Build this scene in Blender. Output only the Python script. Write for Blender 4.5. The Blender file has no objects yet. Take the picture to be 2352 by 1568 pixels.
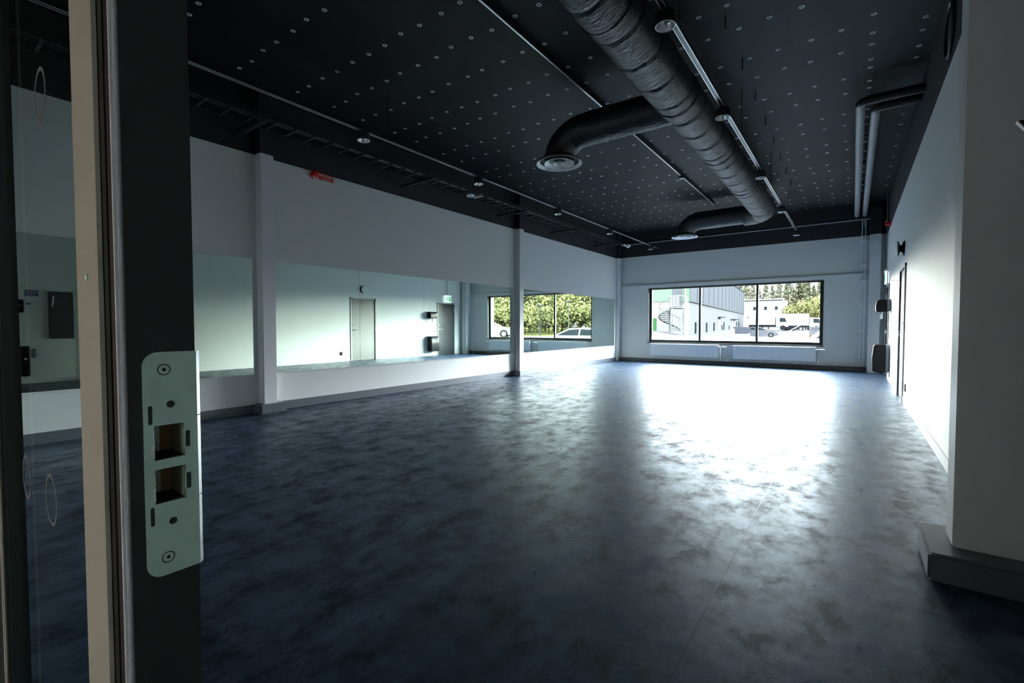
import bpy, bmesh, math, random
from mathutils import Vector, Matrix, noise
C = bpy.context.scene
COL = C.collection
PI = math.pi
R = math.radians
random.seed(7)

# ------------------------------------------------------------------ camera
H = 1.12
cam_d = bpy.data.cameras.new('camera')
cam_d.sensor_width = 36.0
cam_d.lens = 36.0 * 1062.0 / 2352.0
cam_d.clip_start = 0.02
cam_d.clip_end = 600
cam = bpy.data.objects.new('camera', cam_d)
COL.objects.link(cam)
cam.location = (0, 0, H)
cam.rotation_euler = (R(90 - 1.8876), 0, R(36.421))
C.camera = cam

# ------------------------------------------------------------------ world: overcast sky, bright above the tree line
world = bpy.data.worlds.new('sky')
C.world = world
world.use_nodes = True
wn = world.node_tree.nodes
wl = world.node_tree.links
wn.clear()
wo = wn.new('ShaderNodeOutputWorld')
bg = wn.new('ShaderNodeBackground')
tc = wn.new('ShaderNodeTexCoord')
sp = wn.new('ShaderNodeSeparateXYZ')
wl.new(tc.outputs['Generated'], sp.inputs[0])
SKY_LOW, SKY_HIGH = 1.35, 90.0
mr = wn.new('ShaderNodeMapRange')
mr.interpolation_type = 'SMOOTHSTEP'
mr.inputs['From Min'].default_value = 0.112
mr.inputs['From Max'].default_value = 0.17
mr.inputs['To Min'].default_value = SKY_LOW
mr.inputs['To Max'].default_value = SKY_HIGH
wl.new(sp.outputs['Z'], mr.inputs['Value'])
crw = wn.new('ShaderNodeValToRGB')
crw.color_ramp.elements[0].position = 0.0
crw.color_ramp.elements[0].color = (0.93, 1.0, 0.95, 1)
crw.color_ramp.elements[1].position = 0.3
crw.color_ramp.elements[1].color = (0.78, 0.90, 1.0, 1)
wl.new(sp.outputs['Z'], crw.inputs[0])
wl.new(crw.outputs[0], bg.inputs['Color'])
wl.new(mr.outputs[0], bg.inputs['Strength'])
# glows added in unseen parts of the sky to brighten the room's walls and floor
up = wn.new('ShaderNodeMapRange'); up.inputs['From Min'].default_value = 0.0; up.inputs['From Max'].default_value = 0.05
wl.new(sp.outputs['Z'], up.inputs['Value'])
acc = bg.outputs[0]
for az_, el_, r0_, r1_, str_, col_ in ((-34, 9, 14.5, 8, 290.0, (0.95, 1.0, 0.93)), (32, 16, 10.5, 6, 260.0, (0.92, 0.97, 1.0)), (10, 11, 13, 6, 150.0, (0.88, 0.95, 1.0))):
    gd = wn.new('ShaderNodeVectorMath'); gd.operation = 'DOT_PRODUCT'
    ga, ge = R(az_), R(el_)
    gd.inputs[1].default_value = (math.sin(ga)*math.cos(ge), math.cos(ga)*math.cos(ge), math.sin(ge))
    wl.new(tc.outputs['Generated'], gd.inputs[0])
    gm = wn.new('ShaderNodeMapRange'); gm.interpolation_type = 'SMOOTHSTEP'
    gm.inputs['From Min'].default_value = math.cos(R(r0_)); gm.inputs['From Max'].default_value = math.cos(R(r1_))
    gm.inputs['To Min'].default_value = 0.0; gm.inputs['To Max'].default_value = str_
    wl.new(gd.outputs['Value'], gm.inputs['Value'])
    gu = wn.new('ShaderNodeMath'); gu.operation = 'MULTIPLY'
    wl.new(gm.outputs[0], gu.inputs[0]); wl.new(up.outputs[0], gu.inputs[1])
    b2_ = wn.new('ShaderNodeBackground'); b2_.inputs['Color'].default_value = (*col_, 1)
    wl.new(gu.outputs[0], b2_.inputs['Strength'])
    ads = wn.new('ShaderNodeAddShader'); wl.new(acc, ads.inputs[0]); wl.new(b2_.outputs[0], ads.inputs[1]); acc = ads.outputs[0]
wl.new(acc, wo.inputs[0])

# sun behind the building, lights the yard only
sd = bpy.data.lights.new('sun', 'SUN')
sd.energy = 20.0
sd.angle = R(3)
sd.color = (1.0, 0.95, 0.85)
sun = bpy.data.objects.new('sun', sd)
COL.objects.link(sun)
sun.rotation_euler = (R(48), 0, R(-28))

# sampling portal in the window opening (no light of its own)
pd = bpy.data.lights.new('window_portal', 'AREA')
pd.shape = 'RECTANGLE'
pd.size = 4.57
pd.size_y = 1.69
pd.cycles.is_portal = True
po = bpy.data.objects.new('window_portal', pd)
COL.objects.link(po)
po.location = (-2.92, 14.56, 1.465)
po.rotation_euler = (R(-90), 0, 0)

# dim warm fill light added in the unseen hallway, brightens the door profile
hd = bpy.data.lights.new('hall_fill', 'AREA')
hd.shape = 'DISK'
hd.size = 0.5
hd.energy = 8.0
hd.color = (1.0, 0.86, 0.70)
hl = bpy.data.objects.new('hall_fill', hd)
COL.objects.link(hl)
hl.location = (-1.45, -1.3, 0.95)
hl.rotation_euler = (R(85), 0, R(-22))

C.view_settings.view_transform = 'Standard'
C.view_settings.look = 'None'
C.view_settings.gamma = 1.0
C.view_settings.use_curve_mapping = False
C.view_settings.exposure = 0.0
C.cycles.use_denoising = True
C.cycles.sample_clamp_indirect = 12.0
C.cycles.max_bounces = 14
C.cycles.diffuse_bounces = 8
C.cycles.glossy_bounces = 6
C.cycles.transparent_max_bounces = 24
C.cycles.caustics_reflective = True

# ------------------------------------------------------------------ materials
def mat(name, col, rough=0.5, metal=0.0, spec=0.5, bump=0.0, bscale=60.0, var=0.0, vscale=3.0, emis=None):
    m = bpy.data.materials.new(name)
    m.use_nodes = True
    nt = m.node_tree
    b = nt.nodes['Principled BSDF']
    b.inputs['Base Color'].default_value = (*col, 1)
    b.inputs['Roughness'].default_value = rough
    b.inputs['Metallic'].default_value = metal
    b.inputs['Specular IOR Level'].default_value = spec
    if bump or var:
        t = nt.nodes.new('ShaderNodeTexCoord')
    if var:
        n = nt.nodes.new('ShaderNodeTexNoise')
        n.inputs['Scale'].default_value = vscale
        n.inputs['Detail'].default_value = 5
        nt.links.new(t.outputs['Object'], n.inputs['Vector'])
        mx = nt.nodes.new('ShaderNodeMix')
        mx.data_type = 'RGBA'
        mx.inputs[6].default_value = (*[c * (1 - var) for c in col], 1)
        mx.inputs[7].default_value = (*[min(1, c * (1 + var)) for c in col], 1)
        nt.links.new(n.outputs['Fac'], mx.inputs[0])
        nt.links.new(mx.outputs[2], b.inputs['Base Color'])
    if bump:
        n2 = nt.nodes.new('ShaderNodeTexNoise')
        n2.inputs['Scale'].default_value = bscale
        n2.inputs['Detail'].default_value = 4
        nt.links.new(t.outputs['Object'], n2.inputs['Vector'])
        bp = nt.nodes.new('ShaderNodeBump')
        bp.inputs['Strength'].default_value = bump
        bp.inputs['Distance'].default_value = 0.01
        nt.links.new(n2.outputs['Fac'], bp.inputs['Height'])
        nt.links.new(bp.outputs[0], b.inputs['Normal'])
    if emis:
        b.inputs['Emission Color'].default_value = (*emis[0], 1)
        b.inputs['Emission Strength'].default_value = emis[1]
    return m

M = {}
M['wall'] = mat('white_wall_paint', (0.70, 0.72, 0.72), 0.55, bump=0.05, bscale=220, var=0.015)
M['black'] = mat('black_ceiling_paint', (0.008, 0.009, 0.012), 0.6, bump=0.1, bscale=90, var=0.25)
M['blackpaint_metal'] = mat('black_metal', (0.012, 0.013, 0.015), 0.35)
M['grey_base'] = mat('grey_vinyl_skirting', (0.10, 0.115, 0.135), 0.4, var=0.1)
M['white_base'] = mat('white_skirting', (0.75, 0.75, 0.76), 0.35)
M['column'] = mat('white_column_paint', (0.72, 0.74, 0.75), 0.4)
M['frame'] = mat('black_window_frame', (0.015, 0.018, 0.016), 0.35)
M['reveal'] = mat('dark_window_reveal', (0.025, 0.028, 0.028), 0.4)
M['radiator'] = mat('white_radiator_enamel', (0.93, 0.94, 0.96), 0.35)
M['chrome'] = mat('chrome', (0.85, 0.86, 0.88), 0.12, 1.0)
M['steel'] = mat('brushed_galvanised_steel', (0.62, 0.86, 0.74), 0.42, 0.2, bump=0.08, bscale=400, var=0.12, vscale=60)
M['alu'] = mat('aluminium_track_lip', (0.88, 0.88, 0.86), 0.3, 0.6)
M['pipe_white'] = mat('pale_pipe_paint', (0.75, 0.77, 0.78), 0.35)
M['pipe_grey'] = mat('grey_pipe_insulation', (0.30, 0.31, 0.33), 0.45)
M['pipe_black'] = mat('black_pipe_insulation', (0.015, 0.015, 0.017), 0.4)
M['ring'] = mat('zinc_washer', (0.62, 0.64, 0.65), 0.45, 0.2)
M['red'] = mat('red_plastic', (0.62, 0.012, 0.008), 0.35)
M['signred'] = mat('red_sign_enamel', (0.55, 0.03, 0.01), 0.5)
M['signtext'] = mat('white_sign_print', (0.85, 0.75, 0.7), 0.5)
M['blackgloss'] = mat('black_gloss_plastic', (0.004, 0.004, 0.005), 0.3, spec=0.12)
M['greyplastic'] = mat('grey_plastic', (0.16, 0.18, 0.21), 0.25)
M['whiteplastic'] = mat('white_plastic', (0.82, 0.82, 0.80), 0.35)
M['door'] = mat('grey_door_laminate', (0.065, 0.07, 0.075), 0.35)
M['doorframe'] = mat('pale_grey_door_frame', (0.26, 0.28, 0.29), 0.4)
M['darkdoor'] = mat('dark_grey_door', (0.012, 0.014, 0.018), 0.4)
M['gasket'] = mat('black_rubber', (0.006, 0.006, 0.006), 0.7)
M['jamb'] = mat('dark_green_door_steel', (0.016, 0.026, 0.023), 0.45)
M['profile'] = mat('beige_door_profile', (0.50, 0.48, 0.39), 0.4, var=0.04)
M['hallwall'] = mat('hallway_wall', (0.05, 0.05, 0.045), 0.7)
M['diffuser'] = mat('pale_grey_vent_enamel', (0.90, 0.92, 0.95), 0.35)
M['greensign'] = mat('green_exit_sign', (0.02, 0.42, 0.16), 0.4, emis=((0.1, 0.9, 0.4), 0.3))
M['whitelit'] = mat('lit_white_sign', (0.9, 0.9, 0.9), 0.4, emis=((0.9, 1.0, 0.95), 0.9))
M['wood'] = mat('strike_pocket_wood', (0.36, 0.25, 0.12), 0.6)
M['olive'] = mat('olive_steel', (0.34, 0.38, 0.24), 0.5)
M['whitelip'] = mat('bare_bright_steel_edge', (0.92, 0.93, 0.93), 0.3)
M['brightedge'] = mat('polished_steel_edge', (0.95, 0.95, 0.95), 0.22, 1.0)
M['purple'] = mat('blue_violet_label', (0.10, 0.10, 0.26), 0.5)
M['reflector'] = mat('lamp_reflector', (0.80, 0.82, 0.85), 0.22, 0.9)

def glass_mat(name, tint, refl):
    m = bpy.data.materials.new(name)
    m.use_nodes = True
    nt = m.node_tree
    nt.nodes.clear()
    o = nt.nodes.new('ShaderNodeOutputMaterial')
    t = nt.nodes.new('ShaderNodeBsdfTransparent')
    t.inputs[0].default_value = (*tint, 1)
    g = nt.nodes.new('ShaderNodeBsdfGlossy')
    g.inputs['Roughness'].default_value = 0.0
    lw = nt.nodes.new('ShaderNodeFresnel')
    lw.inputs[0].default_value = refl
    mx = nt.nodes.new('ShaderNodeMixShader')
    ge = nt.nodes.new('ShaderNodeNewGeometry'); iv = nt.nodes.new('ShaderNodeMath'); iv.operation = 'SUBTRACT'; iv.inputs[0].default_value = 1.0
    nt.links.new(ge.outputs['Backfacing'], iv.inputs[1])
    ml = nt.nodes.new('ShaderNodeMath'); ml.operation = 'MULTIPLY'; nt.links.new(iv.outputs[0], ml.inputs[0]); nt.links.new(lw.outputs[0], ml.inputs[1])
    nt.links.new(ml.outputs[0], mx.inputs[0])
    nt.links.new(t.outputs[0], mx.inputs[1])
    nt.links.new(g.outputs[0], mx.inputs[2])
    nt.links.new(mx.outputs[0], o.inputs[0])
    return m
M['glass'] = glass_mat('window_glass', (0.98, 0.99, 0.985), 1.12)
M['doorglass'] = glass_mat('door_glass', (0.94, 0.97, 0.95), 1.04)
M['ringmark'] = mat('frosted_ring', (0.16, 0.18, 0.19), 0.5)

m = bpy.data.materials.new('mirror_glass'); m.use_nodes = True
b = m.node_tree.nodes['Principled BSDF']
b.inputs['Base Color'].default_value = (0.82, 0.93, 0.85, 1); b.inputs['Metallic'].default_value = 1; b.inputs['Roughness'].default_value = 0.0
M['mirror'] = m

# floor: dark blue-grey vinyl, cloudy gloss, fine leather grain
m = bpy.data.materials.new('dark_vinyl_floor'); m.use_nodes = True
nt = m.node_tree; b = nt.nodes['Principled BSDF']; L = nt.links.new
t = nt.nodes.new('ShaderNodeTexCoord')
mp = nt.nodes.new('ShaderNodeMapping'); mp.inputs['Scale'].default_value = (1.6, 1.1, 1); L(t.outputs['Object'], mp.inputs[0])
n = nt.nodes.new('ShaderNodeTexNoise'); n.inputs['Scale'].default_value = 3.6; n.inputs['Detail'].default_value = 10; n.inputs['Roughness'].default_value = 0.72; n.inputs['Distortion'].default_value = 0.15
L(mp.outputs[0], n.inputs['Vector'])
cr = nt.nodes.new('ShaderNodeValToRGB')
cr.color_ramp.elements[0].position = 0.38; cr.color_ramp.elements[0].color = (0.008, 0.014, 0.026, 1)
cr.color_ramp.elements[1].position = 0.62; cr.color_ramp.elements[1].color = (0.034, 0.062, 0.118, 1)
L(n.outputs['Fac'], cr.inputs[0]); L(cr.outputs[0], b.inputs['Base Color'])
rr = nt.nodes.new('ShaderNodeMapRange'); rr.inputs['From Min'].default_value = 0.35; rr.inputs['From Max'].default_value = 0.68
rr.inputs['To Min'].default_value = 0.52; rr.inputs['To Max'].default_value = 0.26
L(n.outputs['Fac'], rr.inputs['Value']); L(rr.outputs[0], b.inputs['Roughness'])
sr = nt.nodes.new('ShaderNodeMapRange'); sr.inputs['From Min'].default_value = 0.40; sr.inputs['From Max'].default_value = 0.62
sr.inputs['To Min'].default_value = 0.22; sr.inputs['To Max'].default_value = 1.1
L(n.outputs['Fac'], sr.inputs['Value']); L(sr.outputs[0], b.inputs['Specular IOR Level'])
v = nt.nodes.new('ShaderNodeTexVoronoi'); v.inputs['Scale'].default_value = 190; L(t.outputs['Object'], v.inputs['Vector'])
n3 = nt.nodes.new('ShaderNodeTexNoise'); n3.inputs['Scale'].default_value = 7; n3.inputs['Detail'].default_value = 3; L(t.outputs['Object'], n3.inputs['Vector'])
bp = nt.nodes.new('ShaderNodeBump'); bp.inputs['Strength'].default_value = 0.10; bp.inputs['Distance'].default_value = 0.002; L(v.outputs['Distance'], bp.inputs['Height'])
bp2 = nt.nodes.new('ShaderNodeBump'); bp2.inputs['Strength'].default_value = 0.10; bp2.inputs['Distance'].default_value = 0.02
L(n3.outputs['Fac'], bp2.inputs['Height']); L(bp2.outputs[0], bp.inputs['Normal']); L(bp.outputs[0], b.inputs['Normal'])
b.inputs['Specular Tint'].default_value = (0.50, 0.74, 1.0, 1)
M['floor'] = m

# ceiling boards: black-painted wood wool boards, each board slightly different
m = bpy.data.materials.new('black_ceiling_boards'); m.use_nodes = True
nt = m.node_tree; b = nt.nodes['Principled BSDF']; L = nt.links.new
t = nt.nodes.new('ShaderNodeTexCoord')
mp = nt.nodes.new('ShaderNodeMapping'); mp.inputs['Rotation'].default_value = (0, 0, PI / 2); mp.inputs['Location'].default_value = (0.15, 0.57, 0)
L(t.outputs['Object'], mp.inputs[0])
br = nt.nodes.new('ShaderNodeTexBrick')
br.offset = 0.5
br.inputs['Color1'].default_value = (0.020, 0.024, 0.022, 1); br.inputs['Color2'].default_value = (0.007, 0.009, 0.012, 1)
br.inputs['Mortar'].default_value = (0.004, 0.004, 0.004, 1)
br.inputs['Scale'].default_value = 1.0; br.inputs['Mortar Size'].default_value = 0.004
br.inputs['Brick Width'].default_value = 2.34; br.inputs['Row Height'].default_value = 1.1; br.inputs['Bias'].default_value = 0.0
L(mp.outputs[0], br.inputs['Vector']); 
n = nt.nodes.new('ShaderNodeTexNoise'); n.inputs['Scale'].default_value = 14; n.inputs['Detail'].default_value = 6; L(t.outputs['Object'], n.inputs['Vector'])
mx = nt.nodes.new('ShaderNodeMix'); mx.data_type = 'RGBA'; mx.blend_type = 'MULTIPLY'; mx.inputs[0].default_value = 0.5
L(br.outputs['Color'], mx.inputs[6]); L(n.outputs['Color'], mx.inputs[7]); L(mx.outputs[2], b.inputs['Base Color'])
b.inputs['Roughness'].default_value = 0.6; b.inputs['Specular IOR Level'].default_value = 0.25
n2 = nt.nodes.new('ShaderNodeTexNoise'); n2.inputs['Scale'].default_value = 60; L(t.outputs['Object'], n2.inputs['Vector'])
bp = nt.nodes.new('ShaderNodeBump'); bp.inputs['Strength'].default_value = 0.15; bp.inputs['Distance'].default_value = 0.004; L(n2.outputs['Fac'], bp.inputs['Height']); L(bp.outputs[0], b.inputs['Normal'])
M['ceil'] = m

# duct wrap: black foil-net insulation with crinkles
m = bpy.data.materials.new('black_duct_insulation'); m.use_nodes = True
nt = m.node_tree; b = nt.nodes['Principled BSDF']; L = nt.links.new
b.inputs['Base Color'].default_value = (0.011, 0.013, 0.016, 1); b.inputs['Roughness'].default_value = 0.45; b.inputs['Specular IOR Level'].default_value = 0.7
t = nt.nodes.new('ShaderNodeTexCoord')
mp = nt.nodes.new('ShaderNodeMapping'); mp.inputs['Scale'].default_value = (9, 34, 9); L(t.outputs['Object'], mp.inputs[0])
n = nt.nodes.new('ShaderNodeTexNoise'); n.inputs['Scale'].default_value = 1.0; n.inputs['Detail'].default_value = 5; L(mp.outputs[0], n.inputs['Vector'])
bp = nt.nodes.new('ShaderNodeBump'); bp.inputs['Strength'].default_value = 0.55; bp.inputs['Distance'].default_value = 0.02; L(n.outputs['Fac'], bp.inputs['Height'])
v = nt.nodes.new('ShaderNodeTexVoronoi'); v.inputs['Scale'].default_value = 46; L(t.outputs['Object'], v.inputs['Vector'])
bp2 = nt.nodes.new('ShaderNodeBump'); bp2.inputs['Strength'].default_value = 0.5; bp2.inputs['Distance'].default_value = 0.006; L(v.outputs['Distance'], bp2.inputs['Height']); L(bp.outputs[0], bp2.inputs['Normal']); L(bp2.outputs[0], b.inputs['Normal'])
M['duct'] = m

# outside
M['asphalt'] = mat('pale_wet_asphalt', (0.085, 0.085, 0.088), 0.9, var=0.08, vscale=0.4)
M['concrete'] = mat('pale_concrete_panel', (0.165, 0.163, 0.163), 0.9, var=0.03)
M['cladding'] = mat('grey_cladding', (0.062, 0.064, 0.070), 0.6, var=0.05)
M['claddark'] = mat('dark_grey_panel_cladding', (0.066, 0.068, 0.073), 0.7, var=0.05)
M['concrete_side'] = mat('darkened_concrete_panel', (0.100, 0.099, 0.100), 0.9, var=0.03)  # darker copy of the concrete, offsets the stronger light on facade B
M['seam'] = mat('dark_cladding_seam', (0.030, 0.032, 0.037), 0.6)
M['greenclad'] = mat('green_cladding', (0.085, 0.125, 0.085), 0.7)
M['outdark'] = mat('dark_outdoor_glass', (0.012, 0.016, 0.018), 0.3)
M['outwhite'] = mat('white_outdoor_paint', (0.22, 0.22, 0.22), 0.7)
M['galv'] = mat('galvanised_stair_steel', (0.060, 0.065, 0.062), 0.6)
M['orange'] = mat('orange_paint', (0.12, 0.045, 0.010), 0.7)
M['car'] = mat('silver_car_paint', (0.075, 0.078, 0.084), 0.4)
M['rubber'] = mat('black_tyre', (0.012, 0.012, 0.014), 0.8)
M['bin'] = mat('grey_bin_lid', (0.035, 0.038, 0.044), 0.6)
M['bingreen'] = mat('green_container', (0.03, 0.085, 0.03), 0.6)
M['trunk'] = mat('bark', (0.05, 0.045, 0.035), 0.9)
def leafmat(name, a, c):
    m = bpy.data.materials.new(name); m.use_nodes = True
    nt = m.node_tree; b = nt.nodes['Principled BSDF']
    t = nt.nodes.new('ShaderNodeTexCoord'); n = nt.nodes.new('ShaderNodeTexNoise'); n.inputs['Scale'].default_value = 0.9; n.inputs['Detail'].default_value = 6
    nt.links.new(t.outputs['Object'], n.inputs['Vector'])
    cr = nt.nodes.new('ShaderNodeValToRGB'); cr.color_ramp.elements[0].position = 0.38; cr.color_ramp.elements[1].position = 0.62
    cr.color_ramp.elements[0].color = (*a, 1); cr.color_ramp.elements[1].color = (*c, 1)
    nt.links.new(n.outputs['Fac'], cr.inputs[0]); nt.links.new(cr.outputs[0], b.inputs['Base Color'])
    b.inputs['Roughness'].default_value = 0.85
    return m
M['needles'] = leafmat('spruce_needles', (0.040, 0.055, 0.030), (0.150, 0.130, 0.072))
M['leaves'] = leafmat('birch_leaves', (0.080, 0.092, 0.036), (0.185, 0.170, 0.070))
M['grass'] = leafmat('bank_grass', (0.07, 0.08, 0.03), (0.12, 0.12, 0.04))

OUT = 0.26  # yard colours darkened to offset the boosted sky light
for k_ in ('asphalt','concrete','cladding','claddark','concrete_side','seam','greenclad','outdark','outwhite','galv','orange','car','rubber','bin','bingreen','trunk','needles','leaves','grass'):
    nt_ = M[k_].node_tree
    for n_ in nt_.nodes:
        if n_.type == 'BSDF_PRINCIPLED':
            n_.inputs['Base Color'].default_value = [c*OUT for c in n_.inputs['Base Color'].default_value[:3]] + [1]; n_.inputs['Specular IOR Level'].default_value = 0.0
        elif n_.type == 'MIX':
            for i_ in (6, 7): n_.inputs[i_].default_value = [c*OUT for c in n_.inputs[i_].default_value[:3]] + [1]
        elif n_.type == 'VALTORGB':
            for e_ in n_.color_ramp.elements: e_.color = [c*OUT for c in e_.color[:3]] + [1]

# ------------------------------------------------------------------ mesh helpers
def NB(): return bmesh.new()
def box(bm, x0, x1, y0, y1, z0, z1, mi=0):
    vs = [bm.verts.new(p) for p in ((x0,y0,z0),(x1,y0,z0),(x1,y1,z0),(x0,y1,z0),(x0,y0,z1),(x1,y0,z1),(x1,y1,z1),(x0,y1,z1))]
    fs = []
    for f in ((0,3,2,1),(4,5,6,7),(0,1,5,4),(1,2,6,5),(2,3,7,6),(3,0,4,7)):
        fc = bm.faces.new([vs[i] for i in f]); fc.material_index = mi; fs.append(fc)
    return bm
def frame_of(d):
    d = d.normalized()
    up = Vector((0,0,1)) if abs(d.z) < 0.9 else Vector((1,0,0))
    a = d.cross(up).normalized()
    return a, a.cross(d).normalized()
def cyl(bm, p0, p1, r0, r1=None, seg=16, mi=0, cap=True):
    r1 = r0 if r1 is None else r1
    p0, p1 = Vector(p0), Vector(p1)
    a, c = frame_of(p1 - p0)
    A = [bm.verts.new(p0 + a*math.cos(2*PI*i/seg)*r0 + c*math.sin(2*PI*i/seg)*r0) for i in range(seg)]
    B = [bm.verts.new(p1 + a*math.cos(2*PI*i/seg)*r1 + c*math.sin(2*PI*i/seg)*r1) for i in range(seg)]
    for i in range(seg):
        f = bm.faces.new((A[i], A[(i+1)%seg], B[(i+1)%seg], B[i])); f.material_index = mi
    if cap:
        bm.faces.new(A[::-1]).material_index = mi; bm.faces.new(B).material_index = mi
    return bm
def arc(c, u, w, r, n, a0=0, a1=PI/2):
    return [Vector(c) + Vector(u)*r*math.cos(a0+(a1-a0)*i/n) + Vector(w)*r*math.sin(a0+(a1-a0)*i/n) for i in range(n+1)]
def resample(pts, step):
    out = [Vector(pts[0])]; 
    for i in range(len(pts)-1):
        a, c = Vector(pts[i]), Vector(pts[i+1]); n = max(1, int(round((c-a).length/step)))
        for k in range(1, n+1): out.append(a.lerp(c, k/n))
    return out
def tube(bm, pts, r, seg=12, rf=None, cap=True):
    pts = [Vector(p) for p in pts]
    n = len(pts); prev = None; rings = []; s = 0
    for i, p in enumerate(pts):
        d = (pts[min(i+1, n-1)] - pts[max(i-1, 0)]).normalized()
        if prev is None: a, c = frame_of(d)
        else:
            a = (prev - d*prev.dot(d)).normalized(); c = a.cross(d)
        prev = a
        if i: s += (p - pts[i-1]).length
        ring = []
        for k in range(seg):
            th = 2*PI*k/seg
            rr = r if rf is None else rf(s, th, p)
            ring.append(bm.verts.new(p + a*math.cos(th)*rr + c*math.sin(th)*rr))
        rings.append(ring)
    for i in range(n-1):
        for k in range(seg):
            bm.faces.new((rings[i][k], rings[i][(k+1)%seg], rings[i+1][(k+1)%seg], rings[i+1][k]))
    if cap:
        bm.faces.new(rings[0][::-1]); bm.faces.new(rings[-1])
    return bm
def lathe(bm, prof, c=(0,0,0), axis='Z', seg=32, mi=0, closed=False):
    c = Vector(c); rings = []
    for r, h in prof:
        ring = []
        for k in range(seg):
            x, y = math.cos(2*PI*k/seg)*r, math.sin(2*PI*k/seg)*r
            p = {'Z': (x,y,h), 'X': (h,x,y), 'Y': (x,h,y)}[axis]
            ring.append(bm.verts.new(c + Vector(p)))
        rings.append(ring)
    if closed: rings.append(rings[0])
    for i in range(len(rings)-1):
        for k in range(seg):
            f = bm.faces.new((rings[i][k], rings[i][(k+1)%seg], rings[i+1][(k+1)%seg], rings[i+1][k])); f.material_index = mi
    return bm
def torus(bm, c, Rr, r, axis='Z', seg=20, s2=8, mi=0):
    return lathe(bm, [(Rr + r*math.cos(2*PI*k/s2), r*math.sin(2*PI*k/s2)) for k in range(s2)], c, axis, seg, mi, closed=True)
def prism(bm, poly, axis, a0, a1, mi=0):
    def P(u, v, w): return {'X': (w,u,v), 'Y': (u,w,v), 'Z': (u,v,w)}[axis]
    A = [bm.verts.new(P(u, v, a0)) for u, v in poly]; B = [bm.verts.new(P(u, v, a1)) for u, v in poly]
    n = len(poly)
    for i in range(n): bm.faces.new((A[i], A[(i+1)%n], B[(i+1)%n], B[i])).material_index = mi
    bm.faces.new(A[::-1]).material_index = mi; bm.faces.new(B).material_index = mi
    return bm
def holes_plate(outlines, plane_x, th):
    # flat plate in a plane x = plane_x with holes; outlines are lists of (y, z)
    cu = bpy.data.curves.new('tmp', 'CURVE'); cu.dimensions = '2D'; cu.fill_mode = 'BOTH'; cu.extrude = th/2
    for o in outlines:
        s = cu.splines.new('POLY'); s.points.add(len(o)-1); s.use_cyclic_u = True
        for i, (u, v) in enumerate(o): s.points[i].co = (u, v, 0, 1)
    ob = bpy.data.objects.new('tmp', cu); COL.objects.link(ob)
    dg = bpy.context.evaluated_depsgraph_get()
    me = bpy.data.meshes.new_from_object(ob.evaluated_get(dg))
    bpy.data.objects.remove(ob); bpy.data.curves.remove(cu)
    bm = NB(); bm.from_mesh(me); bpy.data.meshes.remove(me)
    for v in bm.verts: v.co = Vector((plane_x + v.co.z, v.co.x, v.co.y))
    return bm
def text_bm(txt, size, fn, ext=0.001):
    cu = bpy.data.curves.new('tmp', 'FONT'); cu.body = txt; cu.size = size; cu.extrude = ext; cu.align_x = 'CENTER'
    ob = bpy.data.objects.new('tmp', cu); COL.objects.link(ob)
    dg = bpy.context.evaluated_depsgraph_get()
    me = bpy.data.meshes.new_from_object(ob.evaluated_get(dg))
    bpy.data.objects.remove(ob); bpy.data.curves.remove(cu)
    bm = NB(); bm.from_mesh(me); bpy.data.meshes.remove(me)
    for v in bm.verts: v.co = Vector(fn(*v.co))
    return bm
def worldloc(o):
    p = Vector((0,0,0))
    while o is not None: p += o.location; o = o.parent
    return p
def obj(name, bm, mats, parent=None, bevel=0, smooth=True, origin=None, ang=35, recalc=True):
    if bevel:
        bmesh.ops.bevel(bm, geom=list(bm.edges), offset=bevel, segments=2, affect='EDGES', clamp_overlap=True)
    if recalc: bmesh.ops.recalc_face_normals(bm, faces=bm.faces)
    me = bpy.data.meshes.new(name)
    if parent is None:
        if origin is None:
            xs = [v.co for v in bm.verts]
            origin = Vector(((min(v.x for v in xs)+max(v.x for v in xs))/2, (min(v.y for v in xs)+max(v.y for v in xs))/2, min(v.z for v in xs)))
        off = Vector(origin)
    else: off = worldloc(parent)
    for v in bm.verts: v.co -= off
    bm.to_mesh(me); bm.free()
    for mm in (mats if isinstance(mats, (list, tuple)) else [mats]): me.materials.append(mm)
    o = bpy.data.objects.new(name, me); COL.objects.link(o)
    if parent is None: o.location = off
    else: o.parent = parent
    if smooth:
        for p in me.polygons: p.use_smooth = True
        me.set_sharp_from_angle(angle=R(ang))
    return o
def tag(o, label, cat, group=None, kind=None):
    o['label'] = label; o['category'] = cat
    if group: o['group'] = group
    if kind: o['kind'] = kind
    return o
def thing(name, label, cat, loc, group=None):
    o = bpy.data.objects.new(name, None); COL.objects.link(o); o.location = loc; o.empty_display_size = 0.1
    return tag(o, label, cat, group)
def struct(name, bm, mats, parent=None, **k):
    o = obj(name, bm, mats, parent, **k); o['kind'] = 'structure'; return o
def structe(name, loc):
    o = bpy.data.objects.new(name, None); COL.objects.link(o); o.location = loc; o['kind'] = 'structure'; o.empty_display_size = 0.1
    return o
def dup(root, loc, label=None):
    r = root.copy(); COL.objects.link(r); r.location = loc
    if label: r['label'] = label
    for ch in list(root.children):
        c = ch.copy(); COL.objects.link(c); c.parent = r
        for g in list(ch.children):
            d = g.copy(); COL.objects.link(d); d.parent = c
    return r
WX, EX, BY, NY, CZ, PZ = -6.2, 0.61, 14.3, 0.173, 4.10, 3.31   # left wall, right wall, back wall, near wall, ceiling, paint line
B_ = lambda *a, mi=0: box(NB(), *a, mi=mi)

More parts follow.
